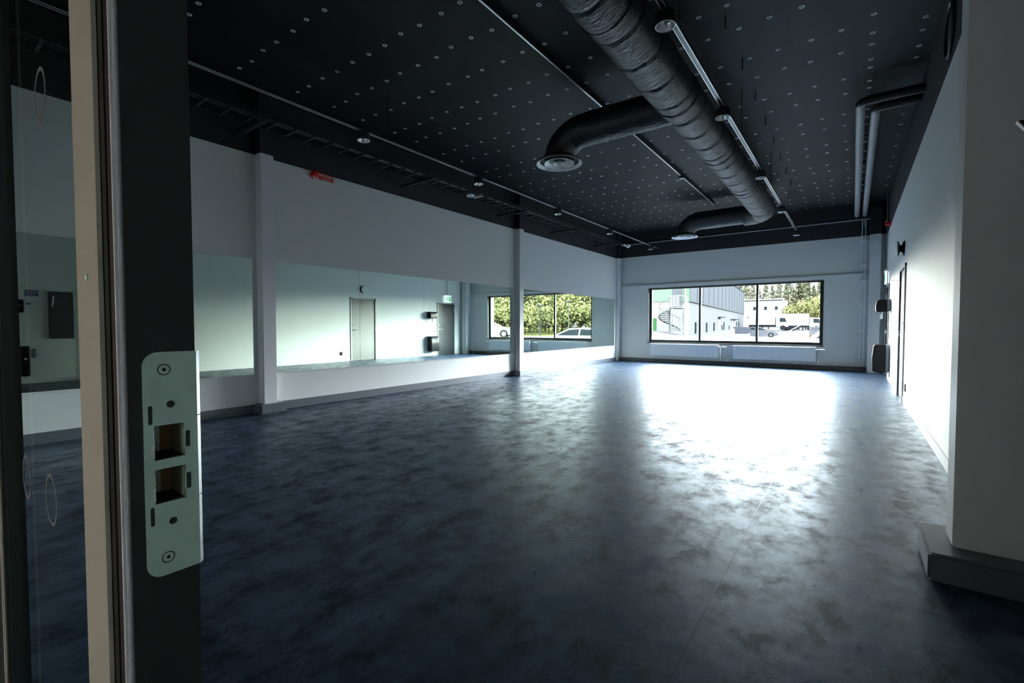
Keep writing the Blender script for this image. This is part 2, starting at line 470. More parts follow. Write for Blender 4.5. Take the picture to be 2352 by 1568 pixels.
# ------------------------------------------------------------------ room shell
struct('floor', B_(WX-0.3, EX+0.3, -2.3, BY+0.1, -0.15, 0), M['floor'], smooth=False, origin=(0,0,0))
seams = NB()
for x in (-1.89, -0.45, -3.33, -4.8):
    box(seams, x-0.0018, x+0.0018, NY, BY-0.05, -0.001, 0.0007)
struct('trim_1', seams, mat('floor_weld_seam', (0.10, 0.12, 0.15), 0.35), smooth=False)
struct('ceiling', B_(WX-0.3, EX+0.3, NY-0.1, BY+0.4, CZ, CZ+0.2), M['ceil'], smooth=False, origin=(0,0,CZ))
struct('trim_2', B_(0.0, EX, NY, BY, CZ-0.03, CZ), M['ceil'], smooth=False)
def twotone(name, f):
    bm = NB(); f(bm, 0, PZ, 0); f(bm, PZ, CZ, 1); return struct(name, bm, [M['wall'], M['black']], smooth=False)
twotone('wall_left', lambda bm, a, c, mi: box(bm, WX-0.3, WX, NY-0.1, BY+0.4, a, c, mi))
# right wall with openings for two doors
D2 = (8.87, 9.87, 2.05); D3 = (12.72, 13.70, 2.04)
bm = NB(); y = NY-2.4
for (a, c, h) in (D2, D3):
    box(bm, EX, EX+0.3, y, a, 0, PZ, 0); box(bm, EX, EX+0.3, a, c, h, PZ, 0); box(bm, EX+0.12, EX+0.3, a, c, 0, h, 0); y = c
box(bm, EX, EX+0.3, y, BY+0.4, 0, PZ, 0); box(bm, EX, EX+0.3, NY-2.4, BY+0.4, PZ, CZ, 1)
struct('wall_right', bm, [M['wall'], M['black']], smooth=False)
# back wall with window opening, lower part 5 cm proud of the upper
W0, W1, S0, S1 = -5.21, -0.625, 0.62, 2.31
bm = NB()
box(bm, WX-0.3, W0, BY, BY+0.4, 0, 2.42); box(bm, W1, EX+0.3, BY, BY+0.4, 0, 2.42)
box(bm, W0, W1, BY, BY+0.4, 0, S0); box(bm, W0, W1, BY, BY+0.4, S1, 2.42)
box(bm, WX-0.3, EX+0.3, BY+0.05, BY+0.4, 2.42, PZ+0.03); box(bm, WX-0.3, EX+0.3, BY+0.05, BY+0.4, PZ+0.03, CZ, 1)
struct('wall_back', bm, [M['wall'], M['black']], smooth=False)
struct('trim_3', B_(WX, EX, BY-0.025, BY, 2.335, 2.425), M['column'], bevel=0.006)
# near wall around the doorway (glazed partition stands in it)
bm = NB()
for z0, z1, mi in ((0, PZ, 0), (PZ, CZ, 1)):
    box(bm, WX-0.3, -1.9, NY-0.12, NY, z0, z1, mi)
box(bm, 0.52, EX, NY-0.12, NY, 0, PZ, 0); box(bm, 0.52, EX, NY-0.12, NY, PZ, CZ, 1)
box(bm, -1.9, 0.52, NY-0.12, NY, 2.6, PZ, 0); box(bm, -1.9, 0.52, NY-0.12, NY, PZ, CZ, 1)
struct('wall_near', bm, [M['wall'], M['black']], smooth=False)
# hallway the camera stands in
bm = NB()
box(bm, -2.6, -2.4, -2.3, NY-0.12, 0, 2.8); box(bm, -2.6, EX, -2.5, -2.3, 0, 2.8); box(bm, -2.6, EX, -2.5, NY-0.12, 2.8, 3.0)
struct('wall_hall', bm, M['hallwall'], smooth=False)
# skirtings
struct('baseboard_left', B_(WX, WX+0.012, NY, BY, 0, 0.11), M['grey_base'], smooth=False)
bm = NB()
for a, c in ((NY, 2.7), (3.12, 8.80), (9.94, 12.66), (13.76, BY)): box(bm, EX-0.012, EX, a, c, 0, 0.10)
struct('baseboard_right', bm, M['white_base'], bevel=0.002)
struct('baseboard_back', B_(WX+0.1, 0.26, BY-0.13, BY, 0, 0.115), M['reveal'], bevel=0.008)  # near-black colour stands in for the shadow under the radiators

# columns along the walls (part of the building frame)
def column(name, x0, x1, y0, y1, px0, px1, py0, py1, ph):
    root = structe(name, ((x0+x1)/2, (y0+y1)/2, 0))
    bm = NB(); box(bm, x0, x1, y0, y1, ph, PZ, 0)
    obj('shaft', bm, M['column'], root, bevel=0.006)
    bm = NB(); box(bm, x0, x1, y0, y1, PZ, CZ, 0)
    obj('upper_shaft', bm, M['black'], root, bevel=0.004)
    if ph:
        bm = NB(); box(bm, px0, px1, py0, py1, 0, ph)
        obj('plinth', bm, M['grey_base'], root, bevel=0.012)
    return root
def column2(name, lab, *a):
    r = column(name, *a); del r['kind']; return tag(r, lab, 'column', 'steel columns along the walls')
column2('wall_column', 'white boxed column on grey plinth on the left wall, nearest one under the fire alarm', WX, -6.055, 2.86, 3.03, WX, -5.99, 2.79, 3.12, 0.12)
column2('wall_column', 'column on the left wall halfway down the mirror, seen against the light', WX, -6.055, 8.50, 8.66, WX, -5.98, 8.40, 8.78, 0.12)
column2('wall_column', 'slim white corner column where left and back walls meet', WX, -6.12, 14.06, BY-0.01, WX, -6.1, 14.0, BY, 0)
column2('wall_column', 'white column in the far right corner beside the heating pipes', 0.28, 0.50, 14.02, BY-0.01, 0, 0, 0, 0, 0)
column2('wall_column', 'large boxed column on dark plinth at the right edge, close to the camera', 0.378, EX, 2.83, 3.01, 0.285, EX, 2.70, 3.12, 0.125)

# ------------------------------------------------------------------ window
win = structe('window_1', (-2.92, BY, S0))
bm = NB(); fy0, fy1 = BY+0.10, BY+0.17
t_ = 0.08
box(bm, W0, W1, fy0, fy1, S0, S0+t_); box(bm, W0, W1, fy0, fy1, S1-0.045, S1)
box(bm, W0, W0+t_, fy0, fy1, S0+t_, S1-0.045); box(bm, W1-t_, W1, fy0, fy1, S0+t_, S1-0.045)
for mx_ in (-3.68, -2.16): box(bm, mx_-0.028, mx_+0.028, fy0, fy1, S0+t_, S1-0.045)
obj('window_frame', bm, M['frame'], win, bevel=0.004)
bm = NB()
box(bm, W0, W0+0.012, BY-0.01, fy0, S0, S1); box(bm, W1-0.012, W1, BY-0.01, fy0, S0, S1); box(bm, W0, W1, BY-0.01, fy0, S1-0.012, S1)
obj('window_reveal', bm, M['reveal'], win, smooth=False)
obj('window_sill', B_(W0-0.02, W1+0.02, BY-0.03, fy0, S0-0.025, S0+0.005), M['frame'], win, bevel=0.004)
for a, c in ((W0+t_, -3.708), (-3.652, -2.188), (-2.132, W1-t_)):
    obj('window_pane', B_(a, c, BY+0.133, BY+0.137, S0+t_, S1-0.045), M['glass'], win, smooth=False)

# ------------------------------------------------------------------ mirrors on the left wall
def mirror(y0, y1, lab, n):
    for k in range(n):
        a, c = y0+(y1-y0)*k/n, y0+(y1-y0)*(k+1)/n
        o = obj('wall_mirror', B_(WX, WX+0.006, a+0.002, c-0.002, 0.50, 1.985), M['mirror'], smooth=False)
        tag(o, lab[k], 'mirror', 'frameless mirrors along the left wall')
mirror(0.30, 2.815, ['mirror panel behind the glazed partition, nearest one on the left wall', 'green-tinted mirror panel between the door frame and the nearest wall column'], 2)
mirror(3.06, 8.42, ['mirror panel right of the nearest column, left of the reflected grey door', 'mirror panel showing the right half of the reflected grey door', 'plain white mirror panel between reflected grey door and black dispensers', 'mirror panel reflecting dispensers, exit sign and end of window'], 4)
mirror(8.80, 13.95, ['mirror panel just past the dark column, reflecting trees', 'mirror panel reflecting the window mullion and lamp post', 'mirror panel at the right end of the reflected window', 'mirror panel in the far left corner reflecting dark wall'], 4)
for i, (a, c) in enumerate(((0.30, 2.83), (3.04, 8.46), (8.72, 13.98))):
    struct('trim_%d' % (4+i), B_(WX, WX+0.014, a, c, 0.488, 0.50), M['column'], smooth=False)

# ------------------------------------------------------------------ doors in right wall
def wall_door(name, D, leaf, fr, handle=True, ajar=False):
    a, c, h = D
    r = structe(name, (EX, (a+c)/2, 0))
    bm = NB()
    for q in ((a, a+0.05, 0, h), (c-0.05, c, 0, h), (a, c, h-0.05, h)): box(bm, EX-0.02, EX+0.12, *q)
    obj('door_frame', bm, fr, r, bevel=0.003)
    bm = NB(); box(bm, EX+0.005, EX+0.05, a+0.056, c-0.056, 0.008, h-0.056)
    lf = obj('door_leaf', bm, leaf, r, bevel=0.003)
    bm = NB(); box(bm, EX+0.05, EX+0.06, a+0.05, c-0.05, 0.0, h-0.05)
    obj('door_gap', bm, M['gasket'], r, smooth=False)
    for z in (0.25, 1.0, h-0.25):
        bm = NB(); cyl(bm, (EX-0.01, c-0.05, z-0.05), (EX-0.01, c-0.05, z+0.05), 0.009, seg=10)
        obj('hinge', bm, M['chrome'], r)
    if handle:
        bm = NB(); cyl(bm, (EX+0.005, a+0.11, 1.0), (EX-0.05, a+0.11, 1.0), 0.010, seg=12)
        tube(bm, [(EX-0.05, a+0.11, 1.0), (EX-0.055, a+0.15, 1.0), (EX-0.055, a+0.23, 0.998)], 0.009, 10)
        lathe(bm, [(0.0, 0), (0.026, 0), (0.026, 0.008), (0.0, 0.008)], (EX-0.004, a+0.11, 1.0), 'X', 20)
        obj('door_handle', bm, M['chrome'], lf)
        bm = NB(); lathe(bm, [(0.0, -0.022), (0.02, -0.022), (0.026, 0.0), (0.026, 0.012)], (EX-0.002, a+0.11, 1.17), 'X', 20)
        obj('lock_cylinder', bm, M['chrome'], lf)
    return r
wall_door('door_2', D2, M['door'], M['doorframe'])
wall_door('door_3', D3, M['darkdoor'], M['doorframe'])

# ------------------------------------------------------------------ door frame the camera looks past (glazed steel partition)
dr = structe('door_1', (-0.9, 0.145, 0))
bm = NB(); box(bm, -0.560, -0.534, 0.1225, NY, 0, 2.6)
box(bm, -0.534, -0.5, 0.1225, 0.1395, 0, 2.6); box(bm, -0.534, -0.5, 0.163, NY, 0, 2.6)
for q0, q1 in ((0, 0.9605), (0.9915, 1.000), (1.031, 2.6)): box(bm, -0.534, -0.5, 0.1395, 0.163, q0, q1)
obj('door_jamb', bm, M['jamb'], dr, smooth=False)
bm = NB(); box(bm, -0.5075, -0.5, 0.1165, 0.1225, 0, 2.6)
obj('door_stop_edge', bm, M['column'], dr, bevel=0.002)  # pale paint stands in for the highlight along this edge
bm = NB(); box(bm, -0.560, -0.5076, 0.1196, 0.1225, 0, 2.6)
obj('seal_strip', bm, M['gasket'], dr, smooth=False)
bm = NB(); prism(bm, [(-0.610, 0.1125), (-0.532, 0.1125), (-0.532, 0.1195), (-0.561, 0.1195), (-0.561, 0.165), (-0.610, 0.165)], 'Z', 0, 2.6)
pf = obj('glazing_profile', bm, M['profile'], dr, bevel=0.004)
for z in (1.165, 0.735, 1.62, 0.35):
    bm = NB(); lathe(bm, [(0.0, 0.0002), (0.0022, -0.001), (0.0032, -0.0008), (0.0036, 0.001)], (-0.572, 0.1122, z), 'Y', 14)
    obj('screw', bm, M['steel'], pf)
bm = NB(); box(bm, -0.624, -0.610, 0.1165, 0.165, 0, 2.6)
obj('gasket', bm, M['gasket'], dr, smooth=False)
bm = NB(); box(bm, -0.640, -0.624, 0.1175, 0.162, 0, 2.6)
obj('glazing_bead', bm, M['profile'], dr, bevel=0.002)
bm = NB(); box(bm, -1.40, -1.09, 0.105, 0.130, 0, 2.6)
obj('door_stile', bm, M['jamb'], dr, bevel=0.004)
bm = NB(); box(bm, -1.105, -1.095, 0.101, 0.1055, 0, 2.6)
obj('stile_bead', bm, M['profile'], dr, bevel=0.002)
gl = obj('glass_pane', B_(-1.09, -0.640, 0.1215, 0.1265, 0.0, 2.6), M['doorglass'], dr, smooth=False)
for x, z in ((-0.826, 0.897), (-0.999, 0.893), (-0.815, 1.405)):
    bm = NB(); lathe(bm, [(0.029, 0), (0.0335, 0), (0.0335, 0.0004), (0.029, 0.0004)], (x, 0.1209, z), 'Y', 40, closed=True)
    obj('ring_marking', bm, M['ringmark'], gl)
# head of the frame and other half of the opening (out of view, closes the wall)
bm = NB(); box(bm, -1.9, -1.4, 0.105, 0.130, 0, 2.6)
obj('side_panel', bm, M['jamb'], dr)

# strike plate with two pockets
def rrect(y0, y1, z0, z1, r, n=6):
    o = []
    for (cy, cz, a) in ((y1-r, z1-r, 0), (y0+r, z1-r, 90), (y0+r, z0+r, 180), (y1-r, z0+r, 270)):
        for k in range(n+1):
            th = R(a+90*k/n); o.append((cy+r*math.cos(th), cz+r*math.sin(th)))
    return o
def circ(y, z, r, n=24): return [(y+r*math.cos(2*PI*k/n), z+r*math.sin(2*PI*k/n)) for k in range(n)]
yR = 0.1735
outer = [(yR, 0.894), (yR, 1.097)] + [(0.1445 + 0.0125*math.cos(R(90+90*k/8)), 1.0845 + 0.0125*math.sin(R(90+90*k/8))) for k in range(9)] + \
        [(0.1445 + 0.0125*math.cos(R(180+90*k/8)), 0.9065 + 0.0125*math.sin(R(180+90*k/8))) for k in range(9)]
def pocket(z0, z1):
    zc = (z0+z1)/2
    return [(0.1395, z0), (0.163, z0), (0.163, zc-0.0075), (0.1675, zc-0.0075), (0.1675, zc+0.0075), (0.163, zc+0.0075), (0.163, z1), (0.1395, z1)]
outl = [outer, circ(0.1525, 1.0493, 0.0033), circ(0.1525, 0.9419, 0.0033), rrect(0.1355, 0.1387, 1.0325, 1.0495, 0.0015), rrect(0.1355, 0.1387, 0.9415, 0.9585, 0.0015), pocket(1.000, 1.031), pocket(0.9605, 0.9915)]
sp_ = obj('strike_plate', holes_plate(outl, -0.4992, 0.0016), M['steel'], dr, ang=30)
sp_['label'] = 'galvanised steel strike plate with two square pockets and rounded left corners'
for z in (1.081, 0.910):
    bm = NB(); lathe(bm, [(0.0011, -0.0004), (0.0016, 0.0004), (0.0030, 0.0009), (0.0042, 0.0004), (0.0046, -0.0004)], (-0.4984, 0.148, z), 'X', 28)
    ps = obj('plate_screw', bm, M['steel'], sp_)
    bm = NB(); lathe(bm, [(0.0, 0.0002), (0.0018, 0.0002)], (-0.4984, 0.148, z), 'X', 12); obj('screw_socket', bm, M['gasket'], ps)
    bm = NB(); lathe(bm, [(0.0043, 0.0), (0.0050, 0.0003), (0.0052, -0.0001)], (-0.4984, 0.148, z), 'X', 28); obj('screw_rim', bm, M['gasket'], ps)
for z0, z1 in ((1.000, 1.031), (0.9605, 0.9915)):
    bm = NB(); box(bm, -0.5338, -0.5334, 0.1396, 0.1535, z0+0.0005, z1-0.0005)
    obj('pocket_cheek', bm, M['steel'], sp_, smooth=False)
    bm = NB(); box(bm, -0.5338, -0.5332, 0.1535, 0.1628, z0+0.0005, z1-0.0005)
    obj('pocket_back', bm, M['wood'], sp_, smooth=False)
    bm = NB(); box(bm, -0.5330, -0.5005, 0.1624, 0.1629, z0+0.0005, z1-0.0005)
    obj('pocket_side', bm, M['olive'], sp_, smooth=False)
    bm = NB(); box(bm, -0.5332, -0.5005, 0.1396, 0.1629, z0+0.0002, z0+0.0008)
    obj('pocket_shadow', bm, M['gasket'], sp_, smooth=False)  # black sheet painting the shadow at the bottom of the pocket
    bm = NB(); box(bm, -0.5020, -0.4992, 0.1626, 0.1640, z0+0.006, z1-0.005)
    obj('pocket_flange', bm, M['steel'], sp_, bevel=0.0005)
    for q0, q1 in (((z0+z1)/2+0.001, z1-0.004), (z0+0.003, (z0+z1)/2-0.001)):
        bm = NB(); tube(bm, [(-0.4990, 0.1392, q1), (-0.4978, 0.1386, (q0+q1)/2), (-0.4990, 0.1392, q0)], 0.0010, 8)
        obj('adjusting_tab', bm, M['whitelip'], sp_)
for z0, z1 in ((1.0365, 1.097), (0.960, 1.0355), (0.894, 0.9590)):
    bm = NB(); prism(bm, [(-0.4984, yR-0.0005), (-0.5020, yR+0.0036), (-0.5040, yR+0.0036), (-0.5010, yR-0.0005)], 'Z', z0, z1)
    obj('plate_lip', bm, M['brightedge'], sp_, smooth=False)

# ------------------------------------------------------------------ radiators and heating pipes
def radiator(x0, x1, z0, z1, lab):
    r = thing('radiator', lab, 'radiator', ((x0+x1)/2, BY-0.08, z0), 'panel radiators under the window')
    bm = NB(); n = int((x1-x0)/0.034)
    for k in range(n):
        a = x0+0.012+(x1-x0-0.024)*k/n; w = (x1-x0-0.024)/n
        prism(bm, [(a, BY-0.12), (a+w*0.2, BY-0.128), (a+w*0.8, BY-0.128), (a+w, BY-0.12), (a+w, BY-0.105), (a, BY-0.105)], 'Z', z0+0.01, z1-0.012)
    obj('front_panel', bm, M['radiator'], r, smooth=False)
    bm = NB(); box(bm, x0, x1, BY-0.125, BY-0.045, z1-0.012, z1+0.004)
    obj('top_grille', bm, M['radiator'], r, bevel=0.003)
    bm = NB(); box(bm, x0, x0+0.01, BY-0.125, BY-0.045, z0, z1); box(bm, x1-0.01, x1, BY-0.125, BY-0.045, z0, z1); box(bm, x0+0.01, x1-0.01, BY-0.06, BY-0.05, z0+0.01, z1-0.01)
    obj('side_cover', bm, M['radiator'], r, bevel=0.002)
    for x in (x0+0.25, x1-0.25): obj('wall_bracket', B_(x-0.015, x+0.015, BY-0.05, BY-0.001, z0+0.03, z1-0.03), M['pipe_white'], r)
    bm = NB(); cyl(bm, (x1, BY-0.085, z1-0.06), (x1+0.07, BY-0.085, z1-0.06), 0.012, seg=12)
    tube(bm, [(x1+0.045, BY-0.085, z1-0.06), (x1+0.045, BY-0.085, 0.16)], 0.009, 10)
    v = obj('valve', bm, M['chrome'], r)
    bm = NB(); cyl(bm, (x1+0.07, BY-0.085, z1-0.06), (x1+0.19, BY-0.085, z1-0.06), 0.026, 0.022, seg=16)
    obj('thermostat_knob', bm, M['whiteplastic'], v, bevel=0.003)
    return r
radiator(-5.09, -3.10, 0.20, 0.578, 'white panel radiator under the left half of the window')
radiator(-2.725, -0.765, 0.195, 0.572, 'white panel radiator under the right half of the window')
hp = thing('heating_pipe', 'pair of thin pale heating pipes along the back wall and up beside the corner column', 'pipe', (-1.4, BY-0.06, 0.13))
for dz, xx in ((0, 0.20), (0.035, 0.13)):
    y = BY-0.075
    pts = [(-3.05, y, 0.14+dz), (xx-0.03, y, 0.14+dz), (xx, y, 0.17+dz), (xx, y, 2.30), (xx-0.02*0, BY-0.05, 2.40), (xx, BY-0.035, 2.46), (xx, BY-0.035, 3.72)]
    obj('pipe_run', tube(NB(), pts, 0.0085, 10), M['pipe_white'], hp)
for z in (0.35, 1.0, 1.65, 2.25, 2.62, 3.22):
    obj('pipe_clip', B_(0.105, 0.225, BY-0.085, BY+0.04, z-0.012, z+0.012), M['whiteplastic'], hp, bevel=0.002)
for x in (-2.85, -2.0, -1.15, -0.35, 0.0):
    obj('pipe_clip', B_(x-0.012, x+0.012, BY-0.09, BY, 0.115, 0.205), M['whiteplastic'], hp, bevel=0.002)

o = obj('ceiling_conduit', tube(tube(NB(), [(WX, BY+0.02, 3.74), (EX-0.05, BY+0.02, 3.74)], 0.016, 10), [(0.17, BY+0.02, 3.72), (0.17, BY+0.01, 3.55)], 0.01, 8), M['pipe_grey'])
tag(o, 'thin dark pipe running across the black upper back wall', 'pipe')

# insulated pipes at ceiling right
ip = thing('insulated_pipe', 'pair of grey insulated pipes under the ceiling near the right wall, turning into it', 'pipe', (0.09, 10.5, 3.85))
for x, yc in ((0.02, 7.13), (0.175, 7.42)):
    def rf(s, th, p): return 0.05 - (0.004 if (s % 0.31) < 0.012 else 0)
    pts = resample([(x, BY+0.04, 3.85), (x, yc+0.09, 3.85)], 0.0125)
    obj('pipe_insulation', tube(NB(), pts, 0.05, 20, rf), M['pipe_grey'], ip, ang=60)
    pts = [(x, yc+0.09, 3.85)] + arc((x+0.09, yc+0.09, 3.85), (-1,0,0), (0,-1,0), 0.09, 6) + [(EX, yc, 3.85)]
    obj('pipe_bend', tube(NB(), pts, 0.052, 20), M['pipe_black'], ip, ang=60)
for y in (8.6, 10.0, 11.4, 12.8):
    obj('pipe_bracket', B_(-0.04, 0.24, y-0.015, y+0.015, 3.90, 3.93), M['blackpaint_metal'], ip)
    bm = NB(); cyl(bm, (0.1, y, 3.92), (0.1, y, CZ-0.03), 0.006, seg=8); obj('hanger_rod', bm, M['blackpaint_metal'], ip)

# ------------------------------------------------------------------ ventilation duct
vd = thing('ventilation_duct', 'large black wrapped ventilation duct under the ceiling with two drop branches', 'duct', (-1.61, 6, 3.65))
def wrap(r, seed, seam=0.47):
    def rf(s, th, p):
        q = Vector((p.x*2, p.y*2, p.z*2)) + Vector((math.cos(th), 0, math.sin(th)))*1.5 + Vector((seed, 0, 0))
        k = noise.noise(q)*0.010 + noise.noise(q*5)*0.004
        d = (s + 0.05*math.sin(th+seed) + 0.02*noise.noise(q*2)) % seam
        g = -0.022*math.exp(-((d-0.04)/0.016)**2) + 0.004*math.sin(s*26 + 2*math.sin(th))*max(0, noise.noise(q*1.5)+0.2)
        return r + k + g
    return rf
pts = resample([(-1.61, 0.30, 3.65), (-1.61, 11.28, 3.65)], 0.022) + arc((-2.05, 11.28, 3.65), (1,0,0), (0,1,0), 0.44, 14)[1:]
obj('main_pipe', tube(NB(), pts, 0.23, 56, wrap(0.235, 3)), M['duct'], vd, ang=80)
for i, (y, xs, xd) in enumerate(((5.45, -1.55, -3.23), (11.72, -2.0, -3.38))):
    rc = 0.36
    pts = resample([(xs, y, 3.66), (xd+rc, y, 3.66)], 0.03) + arc((xd+rc, y, 3.66-rc), (0,0,1), (-1,0,0), rc, 14)[1:]
    pts = pts[:-1] + [pts[-1]]
    # shorten vertical drop so the diffuser hangs at 3.30
    pts = [Vector((p.x, p.y, 3.66 - (3.66-p.z)*0.92)) for p in pts]
    br_ = obj('branch_pipe', tube(NB(), pts, 0.195, 48, wrap(0.20 if i == 0 else 0.21, 9+i, 9.0)), M['duct'], vd, ang=80)
    c = (xd, y, 3.30)
    bm = NB()
    lathe(bm, [(0.262, 0.030), (0.290, 0.006), (0.305, 0.0), (0.303, 0.008), (0.290, 0.014), (0.265, 0.038)], c, 'Z', 64, closed=True)
    lathe(bm, [(0.115, 0.050), (0.150, 0.030), (0.196, 0.004), (0.200, 0.0), (0.200, 0.008), (0.150, 0.038), (0.118, 0.058)], c, 'Z', 56, closed=True)
    lathe(bm, [(0.045, 0.028), (0.070, 0.006), (0.080, 0.0), (0.080, 0.008), (0.070, 0.014), (0.048, 0.034)], c, 'Z', 48, closed=True)
    df = obj('diffuser', bm, M['diffuser'], vd, ang=40)
    bm = NB(); lathe(bm, [(0.0, 0.060), (0.20, 0.060), (0.285, 0.030), (0.287, 0.040), (0.20, 0.09)], c, 'Z', 48)
    obj('diffuser_throat', bm, M['gasket'], df)
for y in (1.3, 3.4, 5.2, 7.1, 9.0, 10.9):
    bm = NB(); torus(bm, (-1.61, y, 3.65), 0.238, 0.006, 'Y', 40, 6); cyl(bm, (-1.61, y, 3.88), (-1.61, y, CZ), 0.005, seg=8)
    obj('duct_hanger', bm, M['blackpaint_metal'], vd)
for q in ((-2.75, 5.45), (-2.85, 11.72)):
    bm = NB(); cyl(bm, (*q, 3.84), (*q, CZ), 0.005, seg=8); obj('branch_hanger', bm, M['alu'], vd)

# ------------------------------------------------------------------ light tracks with spot heads
def track(x, z, y0, y1, lab, step=2.6):
    r = thing('light_track', lab, 'light track', (x, (y0+y1)/2, z))
    bm = NB(); box(bm, x-0.024, x+0.024, y0, y1, z+0.002, z+0.036)
    obj('track_body', bm, M['blackpaint_metal'], r, bevel=0.002)
    for sx in (-1, 1):
        obj('track_lip', B_(x+sx*0.019-0.0028, x+sx*0.019+0.0028, y0, y1, z-0.002, z+0.002), M['alu'], r)
    y = y0+0.9
    while y < y1:
        bm = NB(); cyl(bm, (x, y, z+0.03), (x, y, CZ), 0.004, seg=8); box(bm, x-0.03, x+0.03, y-0.012, y+0.012, z+0.03, z+0.045)
        obj('track_hanger', bm, M['blackpaint_metal'], r); y += step
    return r
track(-1.19, 3.50, 0.4, 13.95, 'black light track with pale edges right of the duct')
track(-4.87, 3.50, 0.4, 14.1, 'black light track along the left side beside the cable tray')
sh = thing('spot_light', 'x', 'spot light', (-1.19, 3.57, 3.39), 'downlights hanging from the light tracks')
bm = NB(); lathe(bm, [(0.072, 0.0), (0.074, 0.004), (0.072, 0.085), (0.055, 0.105), (0.02, 0.108), (0, 0.108)], (-1.19, 3.57, 3.39), 'Z', 36)
hous = obj('housing', bm, M['blackpaint_metal'], sh)
bm = NB(); torus(bm, (-1.19, 3.57, 3.39), 0.072, 0.003, 'Z', 36, 8); obj('rim', bm, M['alu'], sh)
bm = NB(); lathe(bm, [(0.069, 0.002), (0.060, 0.03), (0.045, 0.055), (0.018, 0.07), (0, 0.072)], (-1.19, 3.57, 3.39), 'Z', 36); obj('reflector', bm, M['reflector'], sh)
ords = ['nearest to the camera', 'second from the camera', 'third along, beyond the first duct branch', 'fourth along, close to the duct bend', 'farthest, by the back wall']
ords2 = ['nearest to the camera, above the fire alarm', 'second along, near the round detector', 'third along', 'fourth along', 'farthest, in the corner by the motion sensor']
sh['label'] = 'black downlight on the right track, ' + ords[0]
for k, y in enumerate((5.48, 8.04, 10.67, 13.6)): dup(sh, (-1.19, y, 3.39), 'black downlight on the right track, ' + ords[k+1])
for k, y in enumerate((3.54, 5.70, 8.17, 10.65, 13.5)): dup(sh, (-4.87, y, 3.39), 'black downlight on the left track, ' + ords2[k])

# conduit with a small detector in the ceiling middle
cc = thing('ceiling_conduit', 'thin pale-edged conduit running lengthwise on the ceiling left of the duct', 'pipe', (-2.74, 6, 4.0))
obj('conduit_rail', B_(-2.752, -2.728, 0.4, 11.9, 4.03, CZ), M['blackpaint_metal'], cc)
obj('conduit_lip', B_(-2.748, -2.732, 0.4, 11.9, 4.024, 4.03), M['alu'], cc)
dt = thing('ceiling_detector', 'small black round detector with white face on the ceiling conduit', 'detector', (-2.74, 9.25, 3.98))
bm = NB(); lathe(bm, [(0, 0), (0.04, 0.0), (0.055, 0.012), (0.06, 0.044), (0, 0.044)], (-2.74, 9.25, 3.98), 'Z', 28); obj('detector_body', bm, M['blackpaint_metal'], dt)
bm = NB(); lathe(bm, [(0, -0.004), (0.034, -0.004), (0.040, 0.002)], (-2.74, 9.25, 3.98), 'Z', 28); obj('detector_face', bm, M['whiteplastic'], dt)

# ceiling hooks
hk = thing('ceiling_hook', 'short black threaded rod hanging from the ceiling boards right of the track', 'hook', (-1.05, 4.88, 3.96), 'black rods hanging from the ceiling')
bm = NB(); cyl(bm, (-1.05, 4.88, 3.975), (-1.05, 4.88, CZ), 0.006, seg=8); obj('rod', bm, M['blackpaint_metal'], hk)
bm = NB(); torus(bm, (-1.05, 4.88, 3.965), 0.010, 0.003, 'X', 14, 6); obj('eye', bm, M['steel'], hk)
hk['label'] = 'short black threaded rod hanging from the ceiling, nearest of the row'
oh = ['second', 'third', 'fourth', 'fifth', 'sixth', 'seventh', 'eighth', 'farthest']
for k in range(1, 9): dup(hk, (-1.05-0.004*k, 4.88+0.88*k, 3.96), 'short black threaded rod hanging from the ceiling, %s in the row from the camera' % oh[k-1])

# ------------------------------------------------------------------ ceiling washers
rows = [1.81, 2.52, 3.22, 3.69, 4.2, 4.74, 5.16, 5.80, 6.26, 6.96, 7.38, 8.10, 8.54, 9.26, 9.70, 10.42, 10.86, 11.58, 12.02, 12.74, 13.18, 13.9]
cols_ = [-0.15, -0.43, -0.70, -0.99, -1.28, -1.56, -1.84, -2.12, -2.40, -2.69, -2.97, -3.24, -3.52, -3.78, -4.08, -4.35, -4.61, -4.91, -5.18, -5.49, -5.75, -6.03]
P_ = []
for y in rows:
    for x in cols_:
        P_.append((x+random.uniform(-0.02, 0.02), y+random.uniform(-0.02, 0.02), CZ))
for y in (5.0, 5.28, 5.63, 5.98, 6.21, 6.55, 6.75, 7.11, 7.31, 7.7, 8.0, 8.3, 8.6, 9.0, 9.4, 9.9, 10.3, 10.8, 11.2, 11.7, 12.2, 12.7, 13.3): P_.append((0.10, y, CZ-0.03))
for y in (4.9, 5.3, 5.6, 5.97, 6.21, 6.54, 6.8, 8.1, 8.5, 8.9, 9.4, 9.9, 10.5, 11.1, 11.8, 12.5): P_.append((0.50, y, CZ-0.03))
f_ = Vector((-math.sin(R(36.421)), math.cos(R(36.421)), 0)); s_ = Vector((f_.y, -f_.x, 0))
def view(p):
    q = Vector(p) - Vector((0,0,H)); d = q.dot(f_)
    return (q.dot(s_)/d, q.z/d, d) if d > 0.3 else (9, 9, 0.3)
def vis(p):
    u, w, d = view(p); return -0.70 < u < 1.1 and w < 0.75
def washer(bm, p):
    lathe(bm, [(0.011, 0.0), (0.014, -0.004), (0.021, -0.0045), (0.025, 0.0)], p, 'Z', 18)
V_ = sorted([p for p in P_ if vis(p)], key=lambda p: view(p)[2]); rest = [p for p in P_ if not vis(p)] + V_[300:]
bm = NB(); washer(bm, (0,0,0)); w0 = obj('ceiling_washer', bm, M['ring'], origin=(0,0,0), recalc=False)
tag(w0, 'small pale metal washer ring fixing the black ceiling boards', 'washer', 'metal washers all over the ceiling boards')
w0.location = V_[0]
